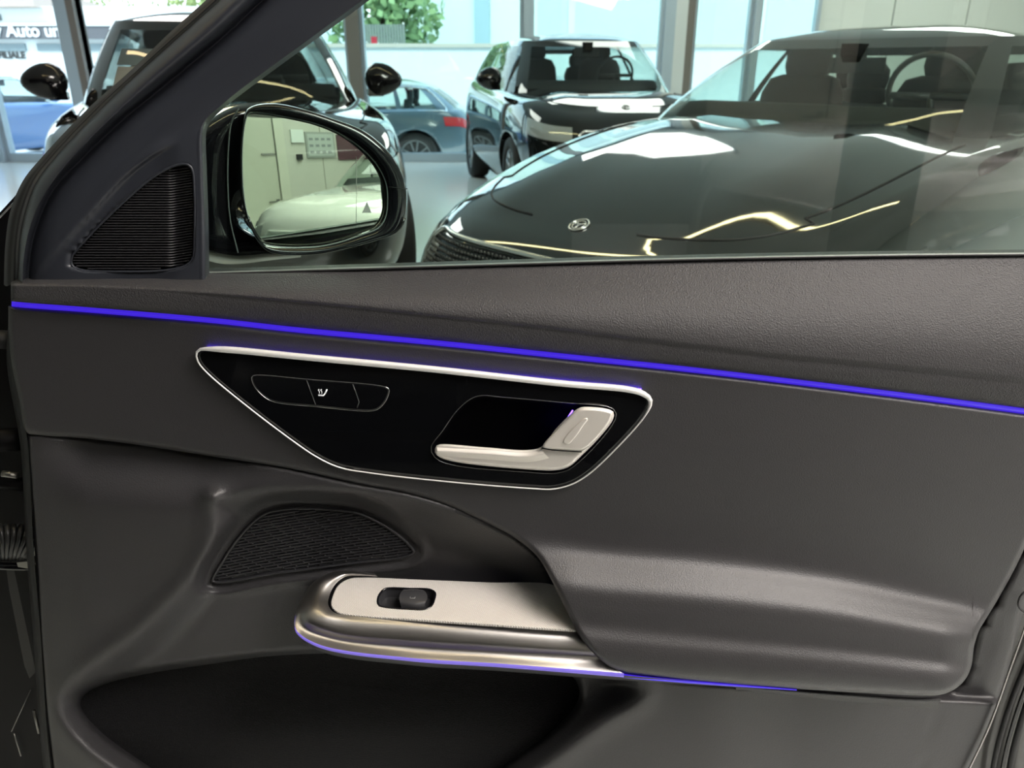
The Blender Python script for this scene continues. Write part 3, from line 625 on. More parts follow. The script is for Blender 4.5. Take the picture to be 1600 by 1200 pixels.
# unseen floor, sill and seat of the same car, added to darken reflections
seat_m = mat('black seat leather', (.008, .008, .009), .5)
sl = MB(); sl.box(-1.6, .60, -1.45, -.12, .22, .34); sl.build('cabin_floor', M['carpet'], own)
sl = MB(); q = [(-.30, .34), (-.24, .46), (-.22, .50), (-.30, .56), (-.7, .54), (-.80, .62), (-.86, .9), (-.98, .98), (-1.08, .9), (-1.06, .34)]
rows_ = [[(x, y, z) for y, z in q] for x in np.linspace(-.75, -.15, 8)]; sl.grid(np.array(rows_)); sl.f += [tuple(range(10)), tuple(range(70, 80))[::-1]]; sl.build('front_seat', seat_m, own)
box('door_sill', -1.5, 1.1, -.14, -.04, .16, .40, M['gblack'], own, bev=.02)

far = MB(); far.box(-1.6, .25, -1.45, -1.40, .3, 1.62); far.box(-1.62, -1.58, -1.45, -.3, .3, 1.62); far.build('far_light_block', seat_m, own, False)  # unseen panel added to block fill light and darken the left side
box('roof_light_block', -1.6, 1.0, -1.45, -.14, 1.62, 1.68, seat_m, own, bev=.02)  # unseen black slab added to cut light from behind

box('center_pillar', .80, .99, -.16, -.11, .34, 1.66, M['gblack'], own, bev=.015)
# ============================================================ CARS
def paint(name, col, rough=.06): return mat(name, col, rough, 0, coat=1.0, spec=.6)
M['tyre'] = mat('tyre', (.012, .012, .012), .7); M['rim'] = mat('alloy rim', (.30, .31, .32), .3, 1); M['rim_dark'] = mat('dark alloy rim', (.05, .05, .055), .3, .8)
M['trimdark'] = mat('gloss dark trim', (.004, .004, .005), .12); M['cabin'] = mat('dark cabin', (.015, .015, .016), .7)
M['cglass'] = glass('car window glass', (.80, .88, .85), 1.0); M['cglass_dark'] = glass('dark windscreen glass', (.30, .36, .35), 1.3)
M['lamp_clear'] = mat('headlamp lens', (.55, .58, .58), .10, .3, coat=1); M['lamp_red'] = mat('tail lamp red', (.75, .02, .03), .2, coat=1)
def sgn(v): return -1 if v < 0 else 1
class Car:
    """builds one car: local +x forward, +y left, z up, origin on the ground at mid length"""
    def __init__(s, L=4.7, W=1.86, Ht=1.45, front=(.70, .90), belt=(.96, .99), cowl=1.20, rake=.80, rear=.62, rrake=.55, nose=1.0, zsill=.22, deck=None):
        s.L, s.W, s.Ht = L, W, Ht; hl = L/2; s.zsill = zsill
        s.cx = hl-cowl; s.rake = rake; s.rx = -hl+rear; s.rrake = rrake
        dz = belt[1] if deck is None else deck
        s.zs = spl([-hl-.2, -hl+.15, s.rx, 0, s.cx-.05, s.cx+.5, hl-.22, hl+.2], [dz-.10, dz-.03, belt[1], (belt[0]+belt[1])/2, belt[0]-.02, (front[1]+belt[0])/2-.02, front[0]+.04, front[0]-.03])
        T = [0, .12, .3, .5, .66, .8, .9, .96, 1]
        s.bt = spl(T, [.90, .955, .99, 1.0, 1.0, .985, .965, .94, .89])
        s.xf = spl(T, [-.10, -.03, 0, 0, -.01, -.04, -.09, -.16, -.27])
        s.xr = spl(T, [-.10, -.02, 0, 0, -.02, -.05, -.08, -.13, -.20])
        s.n = 4.6; s.S = 2**(-1/s.n); s.gn = 6.5; s.gS = 2**(-1/s.gn); s.crown = .05
    def outline(s, seg_, v, a, b, xc, n):
        w = (1-abs(v)**n)**(1/n)
        return {'f': (xc+a*w, b*v), 'l': (xc+a*v, b*w), 'r': (xc-a*w, b*v), 'R': (xc+a*v, -b*w)}[seg_]
    def LB(s, seg_, v, t, out=0):
        hl = s.L/2; xf = hl+float(s.xf(t)); xr = hl+float(s.xr(t)); a = (xf+xr)/2+out; xc = (xf-xr)/2; b = s.W/2*float(s.bt(t))+out
        x, y = s.outline(seg_, v, a, b, xc, s.n)
        return np.array([x, y, s.zsill+t*(float(s.zs(x))-s.zsill)])
    def top(s, seg_, v, k, out=0):
        p = s.LB(seg_, v, 1.0); hl = s.L/2; sx_ = min(max(p[0], -hl+.8), hl-.85)
        x = sx_+(p[0]-sx_)*k; y = p[1]*k
        bul = .016*math.exp(-((abs(y)-.46)/.13)**2)*(1 if x > s.cx-.3 else 0)*min(1, max(0, (hl-.15-x)/.5))
        return np.array([x, y, float(s.zs(x))+s.crown*(1-k**2.4)+bul+out])
    def GH(s, seg_, v, t, out=0):
        xf = s.cx-s.rake*t+.05*math.sin(math.pi*t)+out; xr = s.rx+s.rrake*t-.04*math.sin(math.pi*t)-out; b = s.W/2*(.885-.225*max(t, 0)**1.25)+out
        x, y = s.outline(seg_, v, (xf-xr)/2, b, (xf+xr)/2, s.gn)
        zb = float(s.zs(x))-.05-(.03*max(0, 1-abs(t)*4) if seg_ == 'f' else 0); zr = s.Ht-.075-.035*((x+.1)/1.1)**2
        return np.array([x, y, zb+t*(zr-zb)])
    def segs(s, S, f, l, r):
        return [('f', v) for v in f]+[('l', v) for v in l]+[('r', v) for v in r]+[('R', v) for v in l[::-1]]
def build_car(name, C, loc, yaw, pm, label, cat='car', group=None, glassm=None, rimm=None, trim=None, detail=2, arches=True, interior=True, z=0.0, mirrors=(-1, 1), grille=True, gq=.48, ghi=.80):
    root = empty(name, (loc[0], loc[1], z), yaw); tag(root, label, cat, group)
    glassm = glassm or M['cglass']; rimm = rimm or M['rim']
    S = C.S; hl = C.L/2
    # lower body
    f = np.linspace(-S, S, 41); l = np.linspace(S, -S, 90); r = np.linspace(S, -S, 31)
    path = [('f', v) for v in f[:-1]]+[('l', v) for v in l[:-1]]+[('r', v) for v in r[:-1]]+[('R', v) for v in l[::-1][:-1]]
    ts = np.r_[np.linspace(0, .8, 12), .85, .9, .93, .96, .98, 1]
    rows = [[C.LB(a, v, t) for a, v in path] for t in ts]+[[C.top(a, v, k) for a, v in path] for k in (.975, .94, .88, .8, .7, .58, .45, .3, .15, 0.0)]
    m = MB().grid(np.array(rows), wrap=True); m.f.append(tuple(range(len(path)))[::-1])
    body = m.build('body', pm, root)
    wx = (hl-.86, -hl+.93); wr = .345
    if arches:
        cm = MB()
        for x in wx:
            for sy_ in (-1, 1): cm.lathe([(wr+.045, C.W/2-.34), (wr+.045, C.W/2+.2)], Matrix.Translation((x, 0, wr-.0)) @ Matrix.Rotation(-sy_*math.pi/2, 4, 'X'), 36)
        cut = cm.build('cutter', M['dark'], None, False); cut.parent = root
        md = body.modifiers.new('b', 'BOOLEAN'); md.operation = 'DIFFERENCE'; md.object = cut; md.solver = 'EXACT'
        bpy.context.view_layer.update(); dg = bpy.context.evaluated_depsgraph_get(); me = bpy.data.meshes.new_from_object(body.evaluated_get(dg)); body.modifiers.clear(); body.data = me
        bpy.data.objects.remove(cut)
        for x in wx:
            for sy_ in (-1, 1):
                w = MB().lathe([(wr-.11, C.W/2-.25), (wr-.02, C.W/2-.25), (wr, C.W/2-.22), (wr, C.W/2-.06), (wr-.02, C.W/2-.035), (wr-.10, C.W/2-.04), (wr-.115, C.W/2-.09)], Matrix.Translation((x, 0, wr)) @ Matrix.Rotation(-sy_*math.pi/2, 4, 'X'), 36).build('tyre', M['tyre'], root)
                rb = MB(); Mx = Matrix.Translation((x, 0, wr)) @ Matrix.Rotation(-sy_*math.pi/2, 4, 'X')
                rb.lathe([(.235, C.W/2-.15), (.238, C.W/2-.05), (.22, C.W/2-.06), (.20, C.W/2-.12)], Mx, 32); rb.lathe([(.03, C.W/2-.05), (.06, C.W/2-.065), (.06, C.W/2-.12)], Mx, 16)
                for k in range(10):
                    a = 2*math.pi*k/10+.12*(k % 2); c_, s_ = math.cos(a), math.sin(a)
                    rb.tube([tuple(Mx @ Vector((.05*c_, .05*s_, C.W/2-.07))), tuple(Mx @ Vector((.225*c_, .225*s_, C.W/2-.06)))], .014, 6)
                rb.build('wheel_rim', rimm, root)
    # greenhouse
    S6 = C.gS; qg = .835; q = list(np.linspace(-qg, qg, 19)); fl = [-S6]+q+[S6]
    p0, pB, pC, pD = .84, .10, -.42, -.80
    ll = [S6, p0]+list(np.linspace(p0, pB, 9)[1:])+[pB-.07]+list(np.linspace(pB-.07, pC, 6)[1:])+[pC-.05]+list(np.linspace(pC-.05, pD, 5)[1:])+[-S6]
    path = [('f', v) for v in fl[:-1]]+[('l', v) for v in ll[:-1]]+[('r', -v) for v in fl[:-1]]+[('R', v) for v in ll[::-1][:-1]]
    tt = [-.12, .0, .07]+list(np.linspace(.07, .90, 9)[1:])+[.96, 1.0]
    def kind(a, v0, v1, t0, t1):
        if t0 < .069 or t1 > .901: return None
        mid = (v0+v1)/2
        if a == 'f' and abs(mid) < qg: return 'windscreen'
        if a == 'r' and abs(mid) < qg-.06: return 'rear_window'
        if a in 'lR':
            sd = 'left' if a == 'l' else 'right'
            if pB < mid < p0: return 'side_window1'+sd
            if pC < mid < pB-.07: return 'side_window2'+sd
            if pD < mid < pC-.05: return 'side_window3'+sd
        return None
    P = np.array([[C.GH(a, v, t) for a, v in path] for t in tt]); n = len(path)
    vs = P.reshape(-1, 3); groups = {}
    for i in range(len(tt)-1):
        for j in range(n):
            j2 = (j+1) % n; a, v0 = path[j]; a2, v1 = path[j2]
            if a2 != a: v1 = {'f': S6, 'l': -S6, 'r': -S6, 'R': S6}[a]
            groups.setdefault(kind(a, v0, v1, tt[i], tt[i+1]), []).append((i*n+j, i*n+j2, (i+1)*n+j2, (i+1)*n+j))
    # roof
    topr = P[-1]; rows = [topr]
    for k in (.97, .92, .85, .72, .55, .35, .15, 0.0):
        R_ = []
        for p in topr:
            sx_ = min(max(p[0], C.rx+C.rrake+.5), C.cx-C.rake-.5); x = sx_+(p[0]-sx_)*k; R_.append((x, p[1]*k, (C.Ht-.075-.035*((x+.1)/1.1)**2)+.075*(1-k**2.2)))
        rows.append(R_)
    mg = MB(); mg.add(vs, groups[None]); mg.grid(np.array(rows), wrap=True); mg.build('roof_and_pillars', pm, root)
    for gname, fs in groups.items():
        if gname is None: continue
        used = sorted({i for f_ in fs for i in f_}); mp = {k: i for i, k in enumerate(used)}
        o = raw(gname.rstrip('leftright').rstrip('123') if gname.startswith('side') else gname, vs[used], [tuple(mp[i] for i in f_) for f_ in fs], glassm if gname == 'windscreen' else M['cglass'], root)
    if trim:
        for a in ('l', 'R'):
            vv = np.linspace(S6-.01, -S6+.01, 40)
            pt = [C.GH(a, v, .055, .006) for v in vv]+[C.GH(a, v, .93, .006) for v in vv[::-1]]
            MB().tube(cr_(pt, 120, True), .014, 6, True).build('window_trim', trim, root)
    else:
        for a in ('l', 'R'): MB().tube([C.GH(a, v, .05, .004) for v in np.linspace(S6-.02, -S6+.01, 40)], .009, 6).build('window_trim', M['trimdark'], root)
    # black screen border + cowl
    # mirrors
    for sy_ in mirrors:
        bx_, by, bz = C.cx-.48, sy_*(C.W/2*.93), float(C.zs(C.cx-.4))+.10
        m = MB(); prof = [(0, .0), (.05, .012), (.085, .03), (.10, .07), (.095, .11), (.075, .135), (.04, .15), (0.001, .155)]
        Mx = Matrix.Translation((bx_-.05, by+sy_*.11, bz+.01)) @ Matrix.Diagonal((1, 1.25, 1.0, 1)) @ Matrix.Rotation(math.pi/2, 4, 'Y'); m.lathe(prof, Mx, 20); m.v = [(x_, y_, bz+(z_-bz)*(1.22-1.9*(abs(y_)-by*sy_-.0))+.02) if 1 else 0 for x_, y_, z_ in m.v]
        m.box(bx_-.02, bx_+.05, min(by, by+sy_*.10), max(by, by+sy_*.10), bz-.075, bz-.03); m.build('door_mirror', M['gblack'] if detail > 1 else pm, root)
    # front: grille, lamps, emblem
    def patch(nm, cells, mt, out=.007, par=None):
        if nm == 'grille' and not grille: mt = pm; out = .001
        P_ = np.array([[C.LB(a, v, t, out) for a, v in cells[0]] for t in cells[1]]); return MB().grid(P_).build(nm, mt, par or root)
    gv = [('f', v) for v in np.linspace(-gq, gq, 27)]; gr = patch('grille', (gv, np.linspace(.42, ghi, 8)), M['trimdark'], .004)
    lo, hi = .40, ghi+.02
    loop = [C.LB('f', v, hi, .010) for v in np.linspace(-gq+.02, gq-.02, 18)]+[C.LB('f', v, t, .010) for v, t in ((gq+.02, hi-.06), (gq+.01, .6), (gq-.04, .46))]+[C.LB('f', v, lo, .010) for v in np.linspace(.38, -.38, 14)]+[C.LB('f', v, t, .010) for v, t in ((-gq+.04, .46), (-gq-.01, .6), (-gq-.02, hi-.06))]
    MB().tube(cr_(loop, 100, True), .012, 6, True).build('grille_frame', M['chrome_thin'] if grille else pm, gr)
    if detail > 1:
        sm = MB()
        for i in range(int((ghi-.45)/.028)+1):
            for j in range(-32, 33):
                t = .44+i*.028; v = (j+.5*(i % 2))*.022
                if abs(v) < gq-.02: c = C.LB('f', v, t, .010); sm.tube([c, c+np.array([.006, 0, 0])], .0062, 6)
        sm.build('grille_stud', mat('grille stud', (.10, .10, .10), .3, .6), gr)
        c = C.top('f', 0, .965, .004); a1 = C.top('f', 0, .93, .004)-c; a1 /= np.linalg.norm(a1); a2 = np.array([0, 1., 0]); em = MB()
        th = np.linspace(0, 2*math.pi, 30, endpoint=False)
        for r_, rr in ((.036, .0036), (.025, .0022)): em.tube([c+r_*(math.cos(t)*a1+math.sin(t)*a2) for t in th], rr, 6, True)
        for k in range(3): t = 2*math.pi*k/3+math.pi; em.tube([c, c+.026*(math.cos(t)*a1+math.sin(t)*a2)], [.0045, .0015], 6)
        em.build('bonnet_badge', M['chrome_thin'], root)['label'] = 'round silver badge on the nose of the bonnet'
    for a, sg in (('l', 1), ('R', -1)):
        cells = ([('f', sg*v) for v in np.linspace(.56, S, 10)]+[(a, v) for v in np.linspace(S, .90 if S > .9 else S-.035, 5)[1:]], np.linspace(.70, .86, 5)); patch('headlamp', cells, M['lamp_clear'])
        cells = ([('r', -sg*v if 0 else sg*v) for v in np.linspace(.50, S, 8)]+[(a, -v) for v in np.linspace(S, S-.05, 5)[1:]], np.linspace(.70, .86, 4)); patch('tail_lamp', cells, M['lamp_red'])
    # bonnet seams
    if detail > 1:
        for a, sg in (('l', 1), ('R', -1)):
            vv = [v for v in np.linspace(S, .30, 30) if C.LB(a, v, 1)[0] > C.cx-.1]
            pt = [C.top('f', sg*v, .95, .001) for v in np.linspace(.3, S, 12)]+[C.top(a, v, .90-.0*v, .001) for v in vv]
            MB().tube(pt, .004, 5).build('bonnet_seam', M['rubber'], root)
    # cabin
    if interior:
        zb = float(C.zs(0))-.02; zt = zb+.03+C.crown
        cb = MB(); cb.box(C.rx+.35, C.cx-.45, -C.W/2*.74, C.W/2*.74, zb-.1, zt); cb.build('cabin_floor', M['cabin'], root)
        db = MB(); q_ = [(C.cx-.30, zt-.05), (C.cx-.42, zt+.02), (C.cx-.58, zt+.02), (C.cx-.62, zt-.05)]
        db.grid(np.array([[(x, y, z_) for x, z_ in q_] for y in np.linspace(-C.W/2*.70, C.W/2*.70, 12)])); db.build('dashboard', M['cabin'], root)
        def seat(x, y, nm, w=.24, hz=.0):
            sb_ = MB(); 
            for zz, ww, dd, xo in ():
                pass
            prof = np.array([(-.02, w), (.10, w), (.22, w*.96), (.29, w*.80), (.31, w*.5)])
            rows_ = []
            for h, w_ in prof: rows_.append([(x-.15*h+.06*math.cos(t), y+w_*math.copysign(abs(math.sin(t))**.6, math.sin(t)), zt+h+hz) for t in np.linspace(0, 2*math.pi, 20, endpoint=False)])
            sb_.grid(np.array(rows_), wrap=True); sb_.f.append(tuple(range(len(sb_.v)-20, len(sb_.v))))
            so = sb_.build(nm, M['cabin'], root)
            hb = MB(); rows_ = []
            for h, w_ in ((.30, .05), (.32, .11), (.38, .13), (.44, .125), (.475, .09), (.48, .03)): rows_.append([(x-.07+.045*math.cos(t), y+w_*math.copysign(abs(math.sin(t))**.6, math.sin(t)), zt+h+hz-.03) for t in np.linspace(0, 2*math.pi, 16, endpoint=False)])
            hb.grid(np.array(rows_), wrap=True); hb.f.append(tuple(range(len(hb.v)-16, len(hb.v)))); hb.build('head_rest', M['cabin'], so)
        sh_z = (C.Ht-.1)-(zt+.45); hz = min(0, sh_z)
        for y in (-.36, .36): seat(-.05, y, 'front_seat', hz=hz)
        for y in (-.42, .42): seat(C.rx+.85, y, 'rear_seat', .2, hz-.08)
        sw = MB(); cc = np.array([C.cx-.78, .37, zt+.06]); th = np.linspace(0, 2*math.pi, 32, endpoint=False)
        sw.tube([cc+.19*np.array([.35*math.sin(t), math.cos(t), .93*math.sin(t)]) for t in th], .013, 8, True)
        for t in (0, math.pi, -math.pi/2): sw.tube([cc, cc+.18*np.array([.35*math.sin(t), math.cos(t), .93*math.sin(t)])], .016, 6)
        sw.build('steering_wheel', mat('steering wheel', (.06, .06, .06), .35), root)
        mr = MB(); xm = C.cx-C.rake*.80-.10; mr.box(xm-.02, xm+.02, -.13, .13, C.Ht-.23, C.Ht-.16); mr.box(xm-.01, xm+.10, -.04, .04, C.Ht-.17, C.Ht-.10)
        mr.build('inside_mirror', M['trimdark'], root)
    return root
black = paint('black car paint', (.006, .007, .007), .05)
P_near = Car(L=4.65, W=1.95, Ht=1.49, front=(.72, .86), belt=(1.03, 1.06), cowl=1.44, rake=.86, rear=.55, rrake=.75, deck=1.02)
near = build_car('hatchback_car', P_near, (1.73, 4.07), math.radians(222.7), black, 'nearest black car, bonnet with round badge pointing left, windscreen with steering wheel', mirrors=(1,), gq=.64, ghi=.90)
P_mid = Car(L=4.4, W=1.90, Ht=1.60, front=(.90, 1.00), belt=(1.05, 1.10), cowl=1.0, rake=.60, rear=.30, rrake=.30, deck=1.05)
mid = build_car('suv_car', P_mid, (.61, 8.85), math.radians(-79), black, 'black car in the middle distance between the pale floor gap and the nearest bonnet', mirrors=(-1,))
P_left = Car(L=4.6, W=1.92, Ht=1.63, front=(.90, 1.00), belt=(1.08, 1.12), cowl=1.25, rake=.55, rear=.30, rrake=.30, deck=1.06)
left = build_car('suv_car', P_left, (-2.0, 5.75), math.radians(-71), black, 'large black car behind the window frame and outer mirror', glassm=glass('dark tint', (.6, .66, .64), 1.1))
grey_p = paint('blue grey car paint', (.13, .20, .25), .15); blue_p = paint('blue car paint', (.10, .20, .42), .15)
P_wag = Car(L=4.75, W=1.85, Ht=1.46, front=(.72, .88), belt=(.95, 1.0), cowl=1.25, rake=.80, rear=.25, rrake=.45, deck=.98)
build_car('estate_car', P_wag, (-2.9, 12.9), math.radians(180), grey_p, 'blue-grey estate car parked outside, red tail lamp, chrome window arch', trim=M['chrome_thin'], detail=1, z=-.33)
build_car('parked_car', P_wag, (-9.2, 14.2), math.radians(72), blue_p, 'blue car outside beyond the showroom glass, red tail lamp at left edge', trim=M['chrome_thin'], detail=1, z=-.28)
white_p = paint('white car paint', (.74, .73, .68), .12)
P_wh = Car(L=4.6, W=1.9, Ht=1.62, front=(.94, 1.0), belt=(1.08, 1.12), cowl=1.25, rake=.8, rear=.4, rrake=.4, deck=1.08, zsill=.06)
build_car('white_car', P_wh, (3.15, -2.25), math.radians(157), white_p, 'white car seen only in the outer mirror, in front of the cream wall', detail=1, mirrors=(), grille=False)

sh_ = MB().grid(np.array([[P_left.GH('f', v, t, -.03) for v in np.linspace(-.80, -.25, 12)] for t in np.linspace(.12, .52, 8)])).build('pale_sheet', mat('pale pink sheet', (.80, .70, .68), .6), left)  # pale pink sheet just inside the left car's windscreen
sh_ = MB().grid(np.array([[P_left.GH('f', v, t, -.035) for v in np.linspace(-.82, -.2, 12)] for t in np.linspace(.53, .70, 4)])).build('upper_sheet', mat('blue grey sheet', (.32, .36, .42), .6), left)  # blue-grey sheet above the pink one
# ============================================================ SHOWROOM
def st_(o, nm=None): o['kind'] = 'structure'; return o
FL = 11.5
mfloor = mat('pale floor tile', (.74, .78, .76), .16)
st_(box('floor', -9, 8.5, -5.2, FL, -.1, 0, mfloor))
st_(box('ceiling', -9, 8.5, -5.2, FL+.2, 3.7, 3.8, mat('ceiling white', (.70, .70, .67), .8)))
cream = mat('cream wall', (.62, .59, .53), .6); white_w = mat('white wall panel', (.66, .69, .64), .6)
DARKX = 1.62
st_(box('wall_back', DARKX, 8.5, -5.2, -5.0, 0, 3.7, cream)); st_(box('wall_back_dark', -9, DARKX, -5.2, -5.0, 0, 3.7, mat('dark wall', (.05, .05, .05), .6))).name = 'wall_rear'  # left section coloured dark so the side window reflects little there
st_(box('wall_right', 8.5, 8.6, -5.2, FL, 0, 3.7, white_w)); st_(box('wall_left', -9.1, -9, -5.2, FL, 0, 3.7, white_w))
# front wall: glazed bays, then solid panels
def xw_(px, Y=FL): return (px-800)/1200*(Y*CA-.1)
fr = mat('window frame blue grey', (.42, .50, .56), .35, .3); col_m = mat('taupe column', (.16, .14, .12), .5); pane_m = glass('showroom glass', (.93, .98, .97), .7)
edges = [(-8.9, -7.35), (-7.2, xw_(103)), (xw_(133), xw_(540)), (xw_(570), xw_(812)), (xw_(834), xw_(1028)), (xw_(1085), xw_(1165)), (xw_(1184), xw_(1268))]
for i, (a, b) in enumerate(edges):
    w = empty('window_%d' % (i+1), (a, FL, 0)); st_(w); w['_world'] = 1
    m = MB(); t = .05
    m.box(a-t, a, FL-.06, FL+.08, 0, 3.7); m.box(b, b+t, FL-.06, FL+.08, 0, 3.7); m.box(a, b, FL-.06, FL+.08, 0, .12); m.box(a, b, FL-.06, FL+.08, 3.55, 3.7)
    m.build('window_frame', fr, w, False)
    m = MB(); m.box(a, b, FL, FL+.012, .12, 3.55); m.build('window_pane', pane_m, w, False)
k = 1
for a, b, mt in [(xw_(103)+.0, xw_(122), fr), (xw_(122), xw_(133)-.0, col_m), (xw_(545), xw_(565), col_m), (xw_(812)+.05, xw_(834)-.05, fr), (xw_(1028)+.05, xw_(1050), fr), (xw_(1050), xw_(1068), mat('white column', (.6, .62, .6), .5)), (xw_(1068), xw_(1085)-.05, col_m), (xw_(1165)+.05, xw_(1184)-.05, fr), (-7.3, -7.25, fr)]:
    st_(box('trim_%d' % k, a, b, FL-.14, FL+.12, 0, 3.7, mt)); k += 1
wx0 = xw_(1268)+.05
for i in range(6):
    a = wx0+i*1.0; o = st_(box('wall_front', a, min(a+.985, 8.5), FL-.02, FL+.1, 0, 3.7, white_w, bev=.004))
# ceiling lamps (long warm linear fittings) and the soft panels over the door
lampm = mat('lamp diffuser', (.9, .85, .7), .5, emis=(1.0, .78, .42), es=16)
def linear(x0, y0, x1, y1, z, label, w=.06):
    r = empty('linear_lamp', ((x0+x1)/2, (y0+y1)/2, z)); tag(r, label, 'ceiling lamp', 'linear ceiling lamps'); r['_world'] = 1
    d = Vector((x1-x0, y1-y0, 0)); L = d.length; Mx = Matrix.Translation(((x0+x1)/2, (y0+y1)/2, z)) @ Matrix.Rotation(math.atan2(d.y, d.x), 4, 'Z')
    MB().box(-L/2, L/2, -w/2-.01, w/2+.01, 0, .05, Mx).build('lamp_housing', M['structure_blk'], r, False)
    MB().box(-L/2+.01, L/2-.01, -w/2, w/2, -.012, -.001, Mx).build('lamp_diffuser', lampm, r, False)
    for s_ in (-.4, .4): MB().tube([tuple(Mx @ Vector((L*s_, 0, .05))), tuple(Mx @ Vector((L*s_, 0, 3.7-z)))], .004, 5).build('lamp_cable', M['rubber'], r)
linear(-2.2, 1.2, 3.2, .2, 2.9, 'long warm linear lamp hanging above the car door')
linear(-3.0, 5.2, 2.6, 3.8, 2.9, 'long warm linear lamp hanging above the black cars')
panel_m = mat('panel lamp diffuser', (.9, .9, .85), .5, emis=(1.0, .94, .90), es=7.0)
def panel(x, y, sx_, sy_, label):
    r = empty('panel_lamp', (x, y, 3.68)); tag(r, label, 'ceiling lamp', 'square ceiling panel lamps'); r['_world'] = 1
    box('lamp_frame', x-sx_/2-.03, x+sx_/2+.03, y-sy_/2-.03, y+sy_/2+.03, 3.66, 3.699, fr, r); box('lamp_diffuser', x-sx_/2, x+sx_/2, y-sy_/2, y+sy_/2, 3.64, 3.66, panel_m, r)
panel(2.0, -1.6, 1.4, 1.8, 'ceiling panel lamp behind the viewer, right of centre'); panel(3.8, -1.0, 1.8, 1.8, 'ceiling panel lamp at the right, behind the viewer')
panel(3.4, -3.6, 1.8, 1.2, 'ceiling panel lamp close to the cream wall')
panel(-3.5, 8.2, 2, 2, 'added unseen panel lamp above the left black car'); panel(1.2, 9.8, 2, 1.4, 'added unseen panel lamp above the middle black car'); panel(5.2, 9.0, 2, 2, 'added unseen panel lamp at the white wall panels')  # panels added to brighten the cars, floor and far wall
area('door_fill_warm', (1.9, .0, 3.0), (math.radians(10), math.radians(14), 0), 1.8, 1.2, 125, WARM)  # added fill light without a fitting, brightens the door from above
# ---------------- things on the cream wall seen in the mirror
def refl(px, py, Yw=-4.99):
    C = np.array([0, 0, H]); u, dy, dz = rdir(px, py); d = np.array([u, dy, dz]); d /= np.linalg.norm(d)
    # sphere of the convex glass
    Cs = C0+nM*(.11**2/(2*Rm)-.010)-nM*Rm
    oc = C-Cs; b = d@oc; disc = b*b-(oc@oc-Rm*Rm); t = -b-math.sqrt(disc); p = C+d*t; n = (p-Cs)/Rm; r = d-2*(d@n)*n
    k = (Yw-p[1])/r[1]; return p+r*k, p, r
# ---------------- what hangs on the cream wall
def wall_rect(pa, pb):
    a, b_ = refl(*pa)[0], refl(*pb)[0]; return min(a[0], b_[0]), max(a[0], b_[0]), min(a[2], b_[2]), max(a[2], b_[2])
x0, x1, z0_, z1_ = wall_rect((480, 247), (520, 207))
r = empty('notice_board', ((x0+x1)/2, -5, z0_)); r['_world'] = 1; tag(r, 'framed notice sheet on the cream wall, seen in the outer mirror', 'notice board')
box('frame', x0, x1, -5, -4.97, z0_, z1_, mat('board frame', (.35, .36, .34), .4), r); box('sheet', x0+.03, x1-.03, -4.97, -4.965, z0_+.03, z1_-.03, mat('paper', (.50, .52, .50), .6), r)
mm = MB()
for i in range(4):
    for j in range(3): mm.box(x0+.06+i*(x1-x0-.1)/4, x0+.06+i*(x1-x0-.1)/4+.07, -4.965, -4.962, z0_+.07+j*(z1_-z0_-.1)/3, z0_+.11+j*(z1_-z0_-.1)/3)
mm.build('printed_marks', mat('print grey', (.25, .26, .27), .6), r, False)
x0, x1, z0_, z1_ = wall_rect((455, 223), (472, 203)); o = box('sign', x0, x1, -5, -4.96, z0_, z1_, mat('sign white', (.8, .82, .8), .5)); tag(o, 'small white sign box beside the notice board in the outer mirror', 'sign')
x0, x1, z0_, z1_ = wall_rect((464, 250), (471, 241)); o = box('wall_switch', x0, x1, -5, -4.95, z0_, z1_, M['rubber']); tag(o, 'small black box on the cream wall, below the white sign in the mirror', 'switch')
x0, x1, z0_, z1_ = wall_rect((529, 250), (585, 212)); o = box('poster', x0, x1, -5, -4.97, z0_, z1_, mat('maroon', (.10, .035, .05), .6)); tag(o, 'maroon panel on the cream wall at the right of the outer mirror', 'poster')
xa = refl(438, 300)[0][0]; xb = refl(460, 300)[0][0]; xc = refl(380, 300)[0][0]
dr_ = empty('door_1', (xa, -5, 0)); st_(dr_); dr_['_world'] = 1
box('door_leaf', xa-.95, xa-.01, -5, -4.975, .01, 2.35, mat('door leaf', (.60, .58, .49), .5), dr_); box('door_frame', xa, xa+.16, -5, -4.94, 0, 2.6, mat('door jamb', (.68, .65, .56), .5), dr_)
box('door_gap', xa-.01, xa, -5, -4.974, 0, 2.35, M['rubber'], dr_)
p = refl(446, 314)[0]; hm = MB(); hm.box(xa-.09, xa-.04, -4.975, -4.96, p[2]-.16, p[2]+.04); hm.box(xa-.22, xa-.05, -4.95, -4.93, p[2]-.01, p[2]+.012); hm.box(xa-.07, xa-.05, -4.97, -4.93, p[2]-.01, p[2]+.012); hm.build('door_handle', M['steel'], dr_, False)
p = refl(430, 241)[0]; box('door_closer', xa-.25, xa-.02, -4.975, -4.955, p[2]-.012, p[2]+.012, M['steel'], dr_)
xj = refl(508, 280)[0][0]; st_(box('trim_30', xj, xj+.012, -5, -4.996, 0, 3.7, mat('joint', (.25, .24, .20), .7)))
